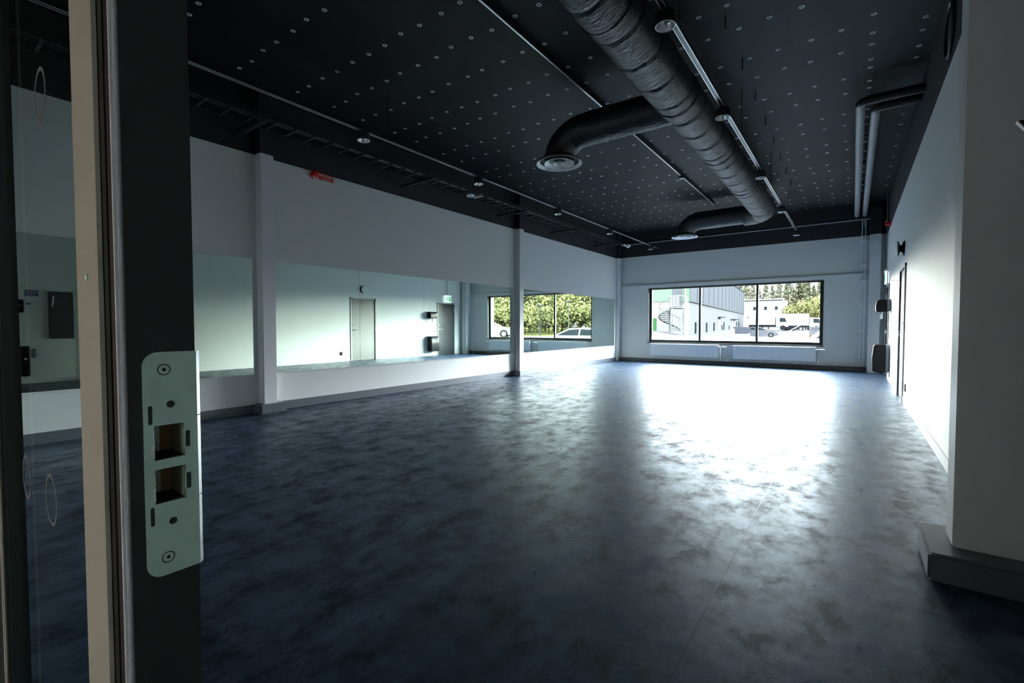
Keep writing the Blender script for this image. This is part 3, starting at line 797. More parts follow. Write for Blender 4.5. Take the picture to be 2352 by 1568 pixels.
for p in V_[1:300]:
    c = w0.copy(); COL.objects.link(c); c.location = p
bm = NB()
for p in rest: washer(bm, p)
o = obj('ceiling_washers', bm, M['ring'], recalc=False)
tag(o, 'remaining small pale washers scattered over the far ceiling boards', 'washer', 'metal washers all over the ceiling boards', 'stuff')

# ------------------------------------------------------------------ cable tray
ct = thing('cable_tray', 'black ladder cable tray high along the left wall', 'cable tray', (-5.62, 7, 3.5))
for x in (-5.47, -5.78): obj('side_rail', B_(x-0.006, x+0.006, 0.4, 12.95, 3.50, 3.56), M['blackpaint_metal'], ct)
y = 0.6
while y < 12.9:
    obj('rung', B_(-5.775, -5.475, y-0.012, y+0.012, 3.505, 3.520), M['pipe_grey'] if False else M['reveal'], ct); y += 0.245
for y in (2.65, 5.25, 7.87, 10.07, 12.5):
    bm = NB(); box(bm, WX, -5.44, y-0.02, y+0.02, 3.46, 3.50)
    obj('tray_bracket', bm, M['reveal'], ct)
o = obj('cable_bundle', tube(tube(NB(), [(-5.55, 0.5, 3.53), (-5.57, 5, 3.53), (-5.54, 9, 3.53), (-5.56, 12.9, 3.53)], 0.012, 8), [(-5.62, 0.5, 3.53), (-5.60, 6, 3.53), (-5.63, 12.7, 3.53)], 0.009, 8), M['blackpaint_metal'])
tag(o, 'black cables lying in the ladder tray', 'cable')
bm = NB(); lathe(bm, [(0, 0), (0.06, 0.0), (0.075, 0.012), (0.076, 0.03), (0.05, 0.045), (0, 0.045)], (-5.6, 6.33, 3.455), 'Z', 30)
dd = thing('smoke_detector', 'white round smoke detector under the cable tray', 'detector', (-5.6, 6.33, 3.455)); obj('detector_body', bm, M['whiteplastic'], dd)
obj('detector_bracket', B_(-5.60, -5.42, 6.42, 6.44, 3.44, 3.50), M['alu'], dd)
pr = thing('motion_sensor', 'small white motion sensor at the far end of the cable tray', 'sensor', (-5.37, 13.04, 3.42))
obj('sensor_body', B_(-5.44, -5.32, 12.99, 13.09, 3.45, 3.52), M['whiteplastic'], pr, bevel=0.01)
bm = NB(); lathe(bm, [(0, -0.03), (0.02, -0.028), (0.032, -0.01), (0.034, 0.004)], (-5.38, 13.04, 3.45), 'Z', 20); obj('sensor_lens', bm, M['whiteplastic'], pr)
bm = NB(); cyl(bm, (-5.45, 13.04, 3.5), (-5.50, 12.93, 3.53), 0.03, seg=14); obj('sensor_arm', bm, M['whiteplastic'], pr)

# ------------------------------------------------------------------ fire alarm and sign on left wall
fa = thing('fire_alarm', 'red fire alarm sounder high on the left wall beside a red sign', 'alarm', (WX, 3.65, 3.21))
bm = NB(); lathe(bm, [(0, 0.0), (0.045, 0.0), (0.047, 0.05), (0.04, 0.055), (0, 0.055)], (WX, 3.650, 3.258), 'X', 30); obj('alarm_base', bm, M['red'], fa)
bm = NB(); lathe(bm, [(0.036, 0.055), (0.036, 0.085), (0.028, 0.098), (0.0, 0.102)], (WX, 3.662, 3.272), 'X', 26); obj('alarm_horn', bm, M['red'], fa)
bm = NB(); lathe(bm, [(0.012, 0.055), (0.012, 0.062), (0, 0.064)], (WX, 3.635, 3.225), 'X', 14); obj('alarm_lamp', bm, M['whiteplastic'], fa)
fs = thing('fire_alarm_sign', 'red rectangular BRANDLARM sign high on the left wall', 'sign', (WX, 3.853, 3.222))
sb = obj('sign_board', B_(WX, WX+0.004, 3.735, 3.972, 3.222, 3.318), M['signred'], fs)
bm = text_bm('BRANDLARM', 0.046, lambda x, y, z: (WX+0.005+z, 3.853+x*0.80, 3.274+y)); obj('sign_text', bm, M['signtext'], sb, smooth=False)
bm = NB(); box(bm, WX+0.004, WX+0.005, 3.775, 3.935, 3.256, 3.259); box(bm, WX+0.004, WX+0.005, 3.785, 3.925, 3.241, 3.243); box(bm, WX+0.004, WX+0.005, 3.80, 3.91, 3.231, 3.233)
obj('sign_small_print', bm, M['signtext'], sb, smooth=False)

# ------------------------------------------------------------------ fittings on the right wall
wl_ = thing('wall_lamp', 'round white disc lamp on the right wall above the grey door', 'lamp', (EX, 9.36, 2.20))
bm = NB(); lathe(bm, [(0, 0), (0.115, 0.0), (0.112, -0.012), (0.05, -0.035), (0.05, -0.05), (0.112, -0.07), (0.118, -0.078), (0.112, -0.086)], (EX, 9.36, 2.32), 'X', 44); obj('lamp_body', bm, M['blackgloss'], wl_)
bm = NB(); lathe(bm, [(0.116, -0.080), (0.116, -0.092), (0.106, -0.098), (0, -0.10)], (EX, 9.36, 2.32), 'X', 44); obj('lamp_disc', bm, M['whiteplastic'], wl_)
def outlet(y, z, lab):
    t = thing('wall_socket', lab, 'socket', (EX, y, z-0.06), None)
    obj('socket_plate', B_(EX-0.014, EX, y-0.045, y+0.045, z-0.055, z+0.055), M['blackgloss'], t, bevel=0.004)
    bm = NB(); lathe(bm, [(0.02, -0.016), (0.024, -0.014), (0.024, -0.010)], (EX, y, z-0.022), 'X', 18); lathe(bm, [(0.02, -0.016), (0.024, -0.014), (0.024, -0.010)], (EX, y, z+0.024), 'X', 18)
    obj('socket_ring', bm, M['greyplastic'], t)
outlet(8.53, 0.255, 'black double wall socket low on the right wall beside the grey door')
t = thing('coat_hook_bar', 'thin chrome hook bar on the right wall between the door and dispensers', 'hook', (EX, 10.49, 1.90))
bm = NB(); box(bm, EX-0.006, EX, 10.44, 10.60, 1.905, 1.935); obj('mount_plate', bm, M['whiteplastic'], t, bevel=0.002)
bm = NB(); cyl(bm, (EX, 10.52, 1.92), (EX-0.07, 10.52, 1.92), 0.006, seg=10); lathe(bm, [(0, 0), (0.014, 0.0), (0.014, 0.01), (0, 0.012)], (EX-0.08, 10.52, 1.92), 'X', 14); obj('hook_pin', bm, M['chrome'], t)
t = thing('light_switch', 'small pale light switch on the right wall between dispensers and far door', 'switch', (EX, 12.60, 0.89))
obj('switch_plate', B_(EX-0.01, EX, 12.57, 12.64, 0.89, 0.96), M['greyplastic'], t, bevel=0.003); obj('switch_rocker', B_(EX-0.014, EX-0.009, 12.585, 12.625, 0.905, 0.945), M['whiteplastic'], t, bevel=0.002)
# towel dispensers
def disp(y0, y1, z0, z1, dep, lab, name, tip):
    t = thing(name, lab, 'dispenser', (EX, (y0+y1)/2, z0))
    yc = (y0+y1)/2
    bm = NB()
    prof = [(EX, z0+0.02), (EX-dep*0.75, z0), (EX-dep*0.97, z0+0.02), (EX-dep, (z0+z1)/2), (EX-dep*0.93, z1-0.03), (EX-dep*0.8, z1), (EX, z1)]
    prism(bm, prof, 'Y', y0, y1)
    obj('cover', bm, M['blackgloss'], t, bevel=0.012, ang=50)
    obj('back_plate', B_(EX-0.06, EX, y0-0.006, y1+0.006, z0+0.03, z1+0.004), M['greyplastic'], t, bevel=0.004)
    obj('level_window', B_(EX-dep*1.004, EX-dep*0.9, yc+0.08, yc+0.14, z0+(z1-z0)*0.62, z1-0.05), M['greyplastic'], t, bevel=0.003)
    if tip:
        bm = NB(); lathe(bm, [(0.035, 0.0), (0.025, -0.03), (0.018, -0.045)], (EX-dep*0.6, yc, z0+0.004), 'Z', 18); obj('nozzle', bm, M['greyplastic'], t)
        bm = NB(); lathe(bm, [(0.014, 0.0), (0.026, -0.06), (0.016, -0.11), (0.0, -0.10)], (EX-dep*0.6, yc, z0-0.03), 'Z', 9); obj('paper_end', bm, M['whiteplastic'], t)
    else:
        bm = NB(); box(bm, EX-dep*0.99, EX-dep*0.93, yc-0.02, yc+0.02, z0+(z1-z0)*0.5, z0+(z1-z0)*0.62); obj('latch', bm, M['chrome'], t, bevel=0.003)
disp(12.16, 12.52, 1.41, 1.665, 0.245, 'black centre-feed towel dispenser with white paper end on the right wall', 'towel_dispenser', True)
disp(12.17, 12.56, 0.16, 0.74, 0.285, 'large black waste bin fixed low on the right wall below the towel dispenser', 'wall_bin', False)
# near end of right wall, seen in the mirror through the partition glass
disp(1.54, 1.66, 0.14, 0.73, 0.12, 'narrow black wall bin low on the near right wall, seen in the mirror', 'wall_bin', False)
disp(1.50, 1.60, 1.38, 1.63, 0.10, 'small black soap dispenser on the near end of the right wall, seen in the mirror', 'soap_dispenser', False)
t = thing('electrical_cabinet', 'dark flat electrical cabinet on the near end of the right wall, seen in the mirror', 'cabinet', (EX, 2.13, 0.87))
obj('cabinet_box', B_(EX-0.08, EX, 1.95, 2.31, 0.87, 1.81), M['darkdoor'], t, bevel=0.004); obj('cabinet_door', B_(EX-0.095, EX-0.08, 1.96, 2.30, 0.88, 1.80), M['darkdoor'], t, bevel=0.003)
o = thing('wall_label', 'small blue violet notice on the near end of the right wall, seen in the mirror', 'sign', (EX, 1.725, 1.71))
lb = obj('label_plate', B_(EX-0.003, EX, 1.63, 1.82, 1.71, 1.83), M['purple'], o)
bm = NB()
for k, w in enumerate((0.07, 0.085, 0.02, 0.06)): box(bm, EX-0.004, EX-0.003, 1.725-w, 1.725+w, 1.803-0.024*k, 1.809-0.024*k)
obj('label_print', bm, M['signtext'], lb, smooth=False)

# exit sign hung from the ceiling by far door
ex = thing('exit_sign', 'lit green and white exit sign hanging over the far door in the right wall', 'sign', (0.53, 13.25, 2.05))
obj('sign_box', B_(0.545, 0.575, 13.07, 13.45, 2.06, 2.33), M['whitelit'], ex, bevel=0.004)
obj('sign_housing', B_(0.53, 0.59, 13.05, 13.47, 2.33, 2.38), M['whiteplastic'], ex, bevel=0.006)
bm = NB()
def sgn(poly): prism(bm, [(13.26+u, 2.195+v) for u, v in poly], 'X', 0.5425, 0.545)
sgn([(-0.17,-0.11),(0.17,-0.11),(0.17,-0.10),(-0.17,-0.10)]); sgn([(-0.17,0.10),(0.17,0.10),(0.17,0.11),(-0.17,0.11)])
sgn([(-0.17,-0.10),(-0.15,-0.10),(-0.15,0.10),(-0.17,0.10)]); sgn([(0.15,-0.10),(0.17,-0.10),(0.17,0.10),(0.15,0.10)])
sgn([(0.06,-0.09),(0.13,-0.09),(0.13,0.08),(0.06,0.08)])                    # doorway
sgn([(-0.03,0.05),(-0.005,0.05),(-0.005,0.078),(-0.03,0.078)])              # head
sgn([(-0.04,-0.02),(0.0,-0.02),(0.005,0.042),(-0.03,0.042)])                # torso
sgn([(-0.02,-0.02),(0.0,-0.02),(0.04,-0.075),(0.02,-0.08)]); sgn([(-0.04,-0.02),(-0.02,-0.02),(-0.05,-0.06),(-0.09,-0.06),(-0.09,-0.045),(-0.06,-0.045)])
sgn([(0.0,0.035),(0.045,0.012),(0.04,0.0),(-0.002,0.02)]); sgn([(-0.03,0.04),(-0.07,0.01),(-0.06,0.0),(-0.03,0.02)])
sgn([(-0.14,0.008),(-0.11,0.03),(-0.11,-0.015)])
obj('sign_pictogram', bm, M['greensign'], ex, smooth=False)
bm = NB(); cyl(bm, (0.56, 13.22, 2.38), (0.56, 13.22, CZ-0.03), 0.008, seg=10); obj('hanging_rod', bm, M['greyplastic'], ex)
t = thing('fire_sounder', 'red fire alarm sounder at the top of the far right wall corner', 'alarm', (EX, 12.85, 3.26))
obj('sounder_body', B_(0.505, 0.58, 12.78, 12.92, 3.29, 3.35), M['red'], t, bevel=0.008); obj('sounder_base', B_(0.57, EX, 12.77, 12.93, 3.27, 3.37), M['red'], t, bevel=0.006)
bm = NB(); cyl(bm, (0.53, 12.85, 3.35), (0.53, 12.85, 3.39), 0.02, 0.014, seg=12); obj('sounder_flash', bm, M['whiteplastic'], t)
# black box fitting above it
# round vent on black upper right wall
v_ = thing('wall_vent', 'round black ventilation cover on the black upper right wall', 'vent', (EX, 5.36, 3.38))
bm = NB(); torus(bm, (EX-0.012, 5.36, 3.60), 0.21, 0.012, 'X', 44, 10); obj('vent_ring', bm, M['reveal'], v_)
bm = NB(); lathe(bm, [(0, -0.006), (0.06, -0.008), (0.12, -0.006), (0.2, -0.002), (0.2, 0.0)], (EX, 5.36, 3.60), 'X', 40); obj('vent_disc', bm, M['gasket'], v_)
# slanting bar fixed to the near end of the right wall
t = thing('wall_bar', 'short slanting black bar with pale lower edge, right of the large boxed column', 'bar', (EX, 2.0, 1.38))
def slant(w0, w1):   # offsets across the bar, in the plane y = 2.0
    p, q = Vector((0.376, 1.722)), Vector((EX-0.006, 1.387)); d = (q-p).normalized(); n = Vector((-d.y, d.x))
    return [tuple(p + n*w0), tuple(p + n*w1 + d*0.004*(w1 > 0.008)), tuple(q + n*w1), tuple(q + n*w0)]
bm = NB(); prism(bm, slant(0.0015, 0.0125), 'Y', 1.992, 2.008); obj('bar_body', bm, M['blackgloss'], t, bevel=0.003)
bm = NB(); prism(bm, slant(-0.0015, 0.0015), 'Y', 1.990, 2.008); obj('bar_edge', bm, M['whitelip'], t)
obj('bar_mount', B_(EX-0.02, EX, 1.97, 2.03, 1.35, 1.42), M['blackgloss'], t, bevel=0.004)

# ------------------------------------------------------------------ outside
def sm(t): t = max(0, min(1, t)); return t*t*(3-2*t)
def gz(x, y):
    a = sm((-10.8 - x)/3.5)*sm((y-30)/8)
    z = -0.42 + 1.0*a + 0.7*sm((y-78)/25)*(1-a)
    if x > 3: z += sm((x-3)/10)*0.6*sm((y-22)/10) + max(0, x-26)*0.12
    return z
bm = NB(); nx, ny = 60, 60; g = []
xs = [-90+ i*3.4 for i in range(nx)]; ys = [BY+0.4 + j*3.2 for j in range(ny)]
for j in range(ny): g.append([bm.verts.new((x, ys[j], gz(x, ys[j]))) for x in xs])
for j in range(ny-1):
    for i in range(nx-1): bm.faces.new((g[j][i], g[j][i+1], g[j+1][i+1], g[j+1][i]))
o = obj('yard_ground', bm, M['asphalt'], origin=(0, 0, 0)); o['kind'] = 'structure'; o.name = 'ground'

# big industrial building, corner at K, facade A to the left, facade B receding
K = Vector((-13.45, 48.49, 0)); Adir = Vector((-17.08+13.45, 45.81-48.49, 0)).normalized(); Bdir = Vector((-18.5+13.45, 107-48.49, 0)).normalized()
ib = thing('industrial_building', 'large building with grey panel cladding over pale concrete, seen through the left panes', 'building', (K.x, K.y, 0))
def quadbox(name, o0, d, l0, l1, z0, z1, out, mt, par, ind=0.0):
    nrm = Vector((d.y, -d.x, 0))
    if nrm.dot(Vector((0,0,0)) - o0) < 0: nrm = -nrm
    bm = NB(); a = o0 + d*l0; c = o0 + d*l1
    A = [a + nrm*out, c + nrm*out, c - nrm*ind, a - nrm*ind]
    V = [bm.verts.new((p.x, p.y, z0)) for p in A] + [bm.verts.new((p.x, p.y, z1)) for p in A]
    for f in ((0,1,2,3),(4,7,6,5),(0,4,5,1),(1,5,6,2),(2,6,7,3),(3,7,4,0)): bm.faces.new([V[i] for i in f])
    return obj(name, bm, mt, par, smooth=False)
LB = 58.0
quadbox('concrete_wall', K, Bdir, 0, LB, -0.5, 3.69, 0, M['concrete_side'], ib, 0.4)
cb = quadbox('cladding', K, Bdir, 0, LB, 3.69, 8.1, 0.08, M['claddark'], ib, 0.4)
for k in range(1, 15):
    quadbox('cladding_seam', K, Bdir, k*4.0-0.05, k*4.0+0.05, 3.72, 8.08, 0.11, M['seam'], cb, -0.07)
quadbox('base_flashing', K, Bdir, 0, LB, 3.62, 3.72, 0.12, M['galv'], ib, 0)
quadbox('concrete_wall', K, Adir, 0, 6, -0.5, 3.6, 0, M['concrete'], ib, 0.4)
quadbox('green_cladding', K, Adir, 0, 6, 3.6, 8.1, 0.06, M['greenclad'], ib, 0.4)
bm = NB(); cyl(bm, K + Vector((-0.25, -0.45, 0.3)), K + Vector((-0.25, -0.45, 8.0)), 0.09, seg=10); obj('downpipe', bm, M['outwhite'], ib)
quadbox('roof_edge', K, Bdir, 0, LB, 8.1, 8.25, 0.15, M['seam'], ib, 0.5)
for l0, w, z0, z1 in ((3.2, 0.9, 0.35, 1.55), (10.5, 0.9, 0.4, 1.55), (16.5, 1.0, 0.4, 1.6), (26.5, 0.9, 0.5, 1.75), (24.5, 0.8, 0.2, 1.3), (33.0, 0.8, 0.1, 1.2), (44, 0.9, 1.2, 1.9), (47.5, 0.9, 1.2, 1.9)):
    f = quadbox('narrow_window', K, Bdir, l0, l0+w, z0, z1, 0.04, M['outdark'], ib, 0)
for l0, l1, z1 in ((20.5, 23.2, 2.35), (35.8, 37.8, 2.25), (39.5, 41.5, 2.25)):
    f = quadbox('entrance_door', K, Bdir, l0, l1, 0.2, z1, 0.03, M['outwhite'], ib, 0)
    quadbox('canopy', K, Bdir, l0-0.1, l1+0.1, z1, z1+0.08, 0.7, M['seam'], f, 0)
quadbox('upper_door', K, Adir, 0.75, 1.75, 2.95, 5.2, 0.09, M['cladding'], ib, 0)
quadbox('wall_fitting', K, Adir, 4.9, 5.05, 1.4, 2.1, 0.05, M['seam'], ib, 0)

# spiral stair
SC = Vector((-14.35, 45.2, 0.56))
st = thing('spiral_staircase', 'pale galvanised spiral staircase climbing to a railed landing', 'staircase', SC)
bm = NB(); cyl(bm, SC, SC + Vector((0,0,3.45)), 0.07, seg=12); obj('centre_pole', bm, M['galv'], st)
NT = 13
for k in range(NT):
    a = R(-70 - 300 + 300.0*k/NT*1.0 + 20); z = 0.18*(k+1)
    bm = NB(); w = R(26)
    pts = [(0.07*math.cos(a), 0.07*math.sin(a)), (1.0*math.cos(a), 1.0*math.sin(a)), (1.0*math.cos(a+w), 1.0*math.sin(a+w)), (0.07*math.cos(a+w), 0.07*math.sin(a+w))]
    prism(bm, [(SC.x+u, SC.y+v) for u, v in pts], 'Z', SC.z+z-0.08, SC.z+z); obj('tread', bm, M['galv'], st, smooth=False)
    p = Vector((SC.x+0.98*math.cos(a+w/2), SC.y+0.98*math.sin(a+w/2), SC.z+z))
    bm = NB(); cyl(bm, p, p+Vector((0,0,1.0)), 0.012, seg=6); obj('baluster', bm, M['galv'], st)
bm = NB(); tube(bm, [(SC.x+0.98*math.cos(R(-350+300.0*t/40*1.0+13)), SC.y+0.98*math.sin(R(-350+300.0*t/40+13)), SC.z+0.18+2.34*t/40*0.98+1.0) for t in range(41)], 0.022, 8); obj('handrail', bm, M['galv'], st)
bm = NB(); tube(bm, [(SC.x+1.0*math.cos(R(-350+300.0*t/40+13)), SC.y+1.0*math.sin(R(-350+300.0*t/40+13)), SC.z+0.10+2.34*t/40*0.98) for t in range(41)], 0.05, 6); obj('outer_stringer', bm, M['galv'], st)
lz = SC.z+2.38
bm = NB(); box(bm, SC.x+0.05, SC.x+1.1, SC.y-0.3, SC.y+2.1, lz-0.08, lz); obj('landing', bm, M['outwhite'], st, smooth=False)
bm = NB(); tube(bm, [(SC.x+0.1, SC.y-0.3, lz), (SC.x+0.1, SC.y-0.3, lz+1.1), (SC.x+1.08, SC.y-0.3, lz+1.1), (SC.x+1.08, SC.y+2.0, lz+1.1), (SC.x+1.08, SC.y+2.0, lz)], 0.03, 8)
tube(bm, [(SC.x+0.1, SC.y-0.3, lz+0.12), (SC.x+1.08, SC.y-0.3, lz+0.12), (SC.x+1.08, SC.y+2.0, lz+0.12)], 0.02, 8); lr = obj('landing_rail', bm, M['outwhite'], st)
for k in range(9):
    x = SC.x+0.2+0.095*k
    bm = NB(); cyl(bm, (x, SC.y-0.3, lz+0.12), (x, SC.y-0.3, lz+1.1), 0.018, seg=6); obj('rail_bar', bm, M['outwhite'], lr)

# far white building
fb = thing('white_warehouse', 'long white building with small dark windows and loading docks beyond the yard', 'building', (-15, 112, 0.3))
def fq(name, x0, x1, z0, z1, out, mt, par):
    return obj(name, B_(x0, x1, 111.5-out, 112+(10 if name == 'wall' else 0), z0, z1), mt, par, smooth=False)
fq('wall', -26, -12.0, 0.0, 6.7, 0, M['outwhite'], fb)
fq('roof_edge', -26.3, -11.7, 6.7, 6.95, 0.4, M['concrete'], fb)
for x in (-17.5, -15.4, -13.4): fq('window', x, x+0.55, 4.6, 5.3, 0.05, M['outdark'], fb)
for x0, x1 in ((-18.3, -15.8), (-14.6, -12.2)):
    d = fq('loading_dock', x0, x1, 0.3, 3.1, 0.1, M['outwhite'], fb)
    fq('dock_canopy', x0-0.3, x1+0.3, 3.1, 3.4, 1.5, M['concrete'], d); 
    fq('dock_trim', x0, x0+0.25, 0.3, 2.9, 0.2, M['orange'], d); fq('dock_lintel', x0, x1, 2.85, 3.05, 0.22, M['orange'], d)
fq('side_annex', -12.0, -9.5, 0.2, 3.0, 0.5, M['outwhite'], fb)

# car (profile in the x-z plane, extruded, cabin tapered)
def make_car(name, lab, loc, paint, rot):
    r = thing(name, lab, 'car', loc, None)
    r.rotation_euler = (0, 0, rot)
    wl = Vector(loc)
    def P(bm):
        for v in bm.verts: v.co += wl
        return bm
    body = [(-2.3,0.35),(-2.32,0.75),(-2.2,0.95),(-1.9,1.02),(0.75,0.98),(1.9,0.82),(2.28,0.62),(2.3,0.32),(1.75,0.2),(1.0,0.2),(-1.0,0.2),(-1.8,0.2)]
    bm = NB(); prism(bm, body, 'Y', -0.9, 0.9); obj('body', P(bm), paint, r, bevel=0.06, ang=50)
    cab = [(-2.1,0.96),(-1.6,1.38),(-0.9,1.46),(0.1,1.42),(1.1,0.96)]
    bm = NB(); prism(bm, cab, 'Y', -0.78, 0.78)
    for v in bm.verts:
        if v.co.z > 1.1: v.co.y *= 0.82
    obj('cabin', P(bm), paint, r, bevel=0.04, ang=50)
    bm = NB()
    for s in (-1, 1):
        for q in ([(-1.7,1.04),(-1.35,1.33),(-0.55,1.38),(-0.5,1.04)], [(-0.42,1.04),(-0.46,1.38),(0.1,1.34),(0.78,1.04)]):
            V = [bm.verts.new((u, s*(0.80 - (w-1.0)*0.33), w)) for u, w in q]; bm.faces.new(V)
    obj('side_windows', P(bm), M['outdark'], r, smooth=False)
    for x in (-1.4, 1.42):
        for s in (-0.86, 0.86):
            bm = NB(); lathe(bm, [(0.2, -0.1), (0.31, -0.1), (0.33, -0.07), (0.33, 0.07), (0.31, 0.1), (0.2, 0.1)], (x, s, 0.33), 'Y', 24); w = obj('wheel', P(bm), M['rubber'], r)
            bm = NB(); lathe(bm, [(0, 0.09*(1 if s > 0 else -1)), (0.2, 0.09*(1 if s > 0 else -1))], (x, s, 0.33), 'Y', 10); o2 = obj('hubcap', P(bm), paint, w)
    for s in (-0.6, 0.6):
        obj('headlight', P(B_(2.18, 2.30, s-0.16, s+0.16, 0.6, 0.74)), M['outwhite'], r); obj('tail_light', P(B_(-2.33, -2.26, s-0.14, s+0.14, 0.78, 0.92)), M['red'], r)
    return r
make_car('car', 'silver hatchback parked in the yard, seen through the middle and right panes', (-10.6, 73.0, gz(-10.6, 73)), M['car'], R(6))
make_car('car', 'white car close to the window, seen at the right end of the reflected window', (0.6, 23.5, gz(0.6, 23.5)), M['outwhite'], R(-20))
make_car('car', 'white car further off, seen at the left end of the reflected window', (12.9, 30.9, gz(12.9, 30.9)), M['outwhite'], R(150))

def truck(loc, rot, lab):
    r = thing('box_truck', lab, 'truck', loc, 'white trucks parked by the far building'); r.rotation_euler = (0, 0, rot); wl = Vector(loc)
    def P(bm):
        for v in bm.verts: v.co += wl
        return bm
    obj('cargo_box', P(B_(-3.4, 1.0, -1.2, 1.2, 0.95, 3.2)), M['outwhite'], r, bevel=0.03)
    bm = NB(); prism(bm, [(1.1,0.6),(3.0,0.6),(3.05,1.4),(2.7,2.4),(1.1,2.5)], 'Y', -1.1, 1.1); cb = obj('cab', P(bm), M['outwhite'], r, bevel=0.04)
    bm = NB(); prism(bm, [(1.7,1.5),(2.75,1.5),(2.55,2.2),(1.7,2.25)], 'Y', -1.13, 1.13); obj('cab_window', P(bm), M['outdark'], cb)
    obj('chassis', P(B_(-3.3, 2.9, -0.8, 0.8, 0.55, 0.95)), M['bin'], r)
    for x in (-2.4, -1.5, 2.2):
        for s in (-1.0, 1.0):
            bm = NB(); lathe(bm, [(0, -0.14), (0.42, -0.14), (0.45, -0.1), (0.45, 0.1), (0.42, 0.14), (0, 0.14)], (x, s, 0.45), 'Y', 20); obj('wheel', P(bm), M['rubber'], r)
truck((-12.6, 98, gz(-12.6, 98)), R(4), 'white box truck, left of the two parked before the far building')
truck((-7.9, 103, gz(-7.9, 103)), R(14), 'white box truck, right of the two parked near the trees')

# bin shelter, container, barrier, poles
bs = thing('bin_shelter', 'low white bin with grey ribbed sloping lid in the yard beside the silver car', 'bin', (-10.75, 60.4, gz(-10.75, 60.4)))
zb = gz(-10.75, 60.4)
obj('bin_body', B_(-11.5, -9.9, 60.0, 61.4, zb, zb+0.75), M['outwhite'], bs, bevel=0.02)
bm = NB(); prism(bm, [(59.9, zb+0.75), (61.5, zb+0.75), (61.4, zb+1.45), (60.6, zb+1.45)], 'X', -11.6, -9.85)
for k in range(11): prism(bm, [(59.86, zb+0.77), (59.95, zb+0.75), (60.62, zb+1.46), (60.55, zb+1.48)], 'X', -11.6+0.168*k-0.02, -11.6+0.168*k+0.02)
obj('bin_lid', bm, M['bin'], bs, smooth=False)
gc = thing('green_container', 'green container with white side at the foot of the spiral staircase', 'container', (-16.0, 44.0, gz(-16, 44)))
zc_ = gz(-16, 44); obj('container_body', B_(-16.6, -15.4, 43.6, 44.6, zc_+0.1, zc_+1.3), M['bingreen'], gc, bevel=0.02); obj('container_side', B_(-16.7, -15.9, 43.5, 43.62, zc_+0.15, zc_+1.25), M['outwhite'], gc)
for x in (-16.4, -15.6):
    bm = NB(); lathe(bm, [(0.03, -0.03), (0.10, -0.03), (0.10, 0.03), (0.03, 0.03)], (x, 43.5, zc_+0.1), 'Y', 14, closed=True); obj('wheel', bm, M['rubber'], gc)
ba = thing('corrugated_barrier', 'grey corrugated barrier with orange band at the right end of the yard', 'barrier', (-3.2, 58, gz(-3.2, 58)))
zz = gz(-3.2, 58); bm = NB()
for k in range(7): box(bm, -3.75, -2.4, 57.96 + (0.03 if k % 2 else 0), 58.06, zz+0.05+0.21*k, zz+0.24+0.21*k)
obj('barrier_panel', bm, M['cladding'], ba, smooth=False); obj('orange_band', B_(-3.75, -2.4, 57.9, 57.96, zz+0.45, zz+0.58), M['orange'], ba)
def post(name, lab, cat, x, y, h, r, mt, head=False):
    z = gz(x, y); t = thing(name, lab, cat, (x, y, z)); bm = NB(); cyl(bm, (x, y, z-0.1), (x, y, z+h), r, r*0.7, seg=10); obj('pole', bm, mt, t)
    if head: obj('lamp_head', B_(x-0.35, x+0.35, y-0.12, y+0.12, z+h, z+h+0.12), M['bin'], t, bevel=0.02)
post('white_post', 'short thick white post outside the middle pane', 'post', -8.34, 43.5, 1.35, 0.16, M['outwhite'])
post('street_lamp', 'dark street lamp before the trees, left one in the reflected window', 'street lamp', 12.15, 37.85, 2.9, 0.05, M['bin'], True)
post('street_lamp', 'tall pale street lamp before the trees, right one in the reflected window', 'street lamp', 9.9, 39.5, 3.4, 0.06, M['galv'], True)
t = thing('barrier_boom', 'thin white boom slanting up across the yard', 'barrier', (-6.2, 52, gz(-6.2, 52)))
bm = NB(); cyl(bm, (-6.2, 52, gz(-6.2,52)+0.3), (-3.6, 53, gz(-6.2,52)+2.0), 0.045, seg=8); obj('boom', bm, M['outwhite'], t)
bm = NB(); box(bm, -6.28, -6.12, 51.9, 52.1, gz(-6.2,52), gz(-6.2,52)+0.45); obj('boom_post', bm, M['outwhite'], t, bevel=0.02)

# trees
def conifer(h, r, seed, mt):
    rng = random.Random(seed)
    tb = NB(); cyl(tb, (0,0,-0.5), (0,0,h*0.95), 0.22, 0.03, seg=8)
    cb = NB()
    n = int(h*95)
    for i in range(n):
        t = rng.random()**0.75; z = h*(0.12+0.88*t); rad = r*(1-t)**0.8*(0.75+0.3*math.sin(z*5.0+seed)) + 0.12
        a = rng.uniform(0, 2*PI); q = rad*rng.uniform(0.45, 1.0); L_ = rng.uniform(0.35, 0.8)*(0.5+0.7*(1-t)); W = L_*0.33
        c = Vector((q*math.cos(a), q*math.sin(a), z - q*0.25)); d = Vector((math.cos(a), math.sin(a), rng.uniform(-0.7, 0.1))).normalized()
        sdir = d.cross(Vector((0,0,1))).normalized(); sdir = (sdir + Vector((0,0,rng.uniform(-0.8,0.8)))).normalized()
        V = [cb.verts.new(c - d*L_*0.5), cb.verts.new(c + sdir*W), cb.verts.new(c + d*L_*0.6), cb.verts.new(c - sdir*W)]; cb.faces.new(V)
    return tb, cb
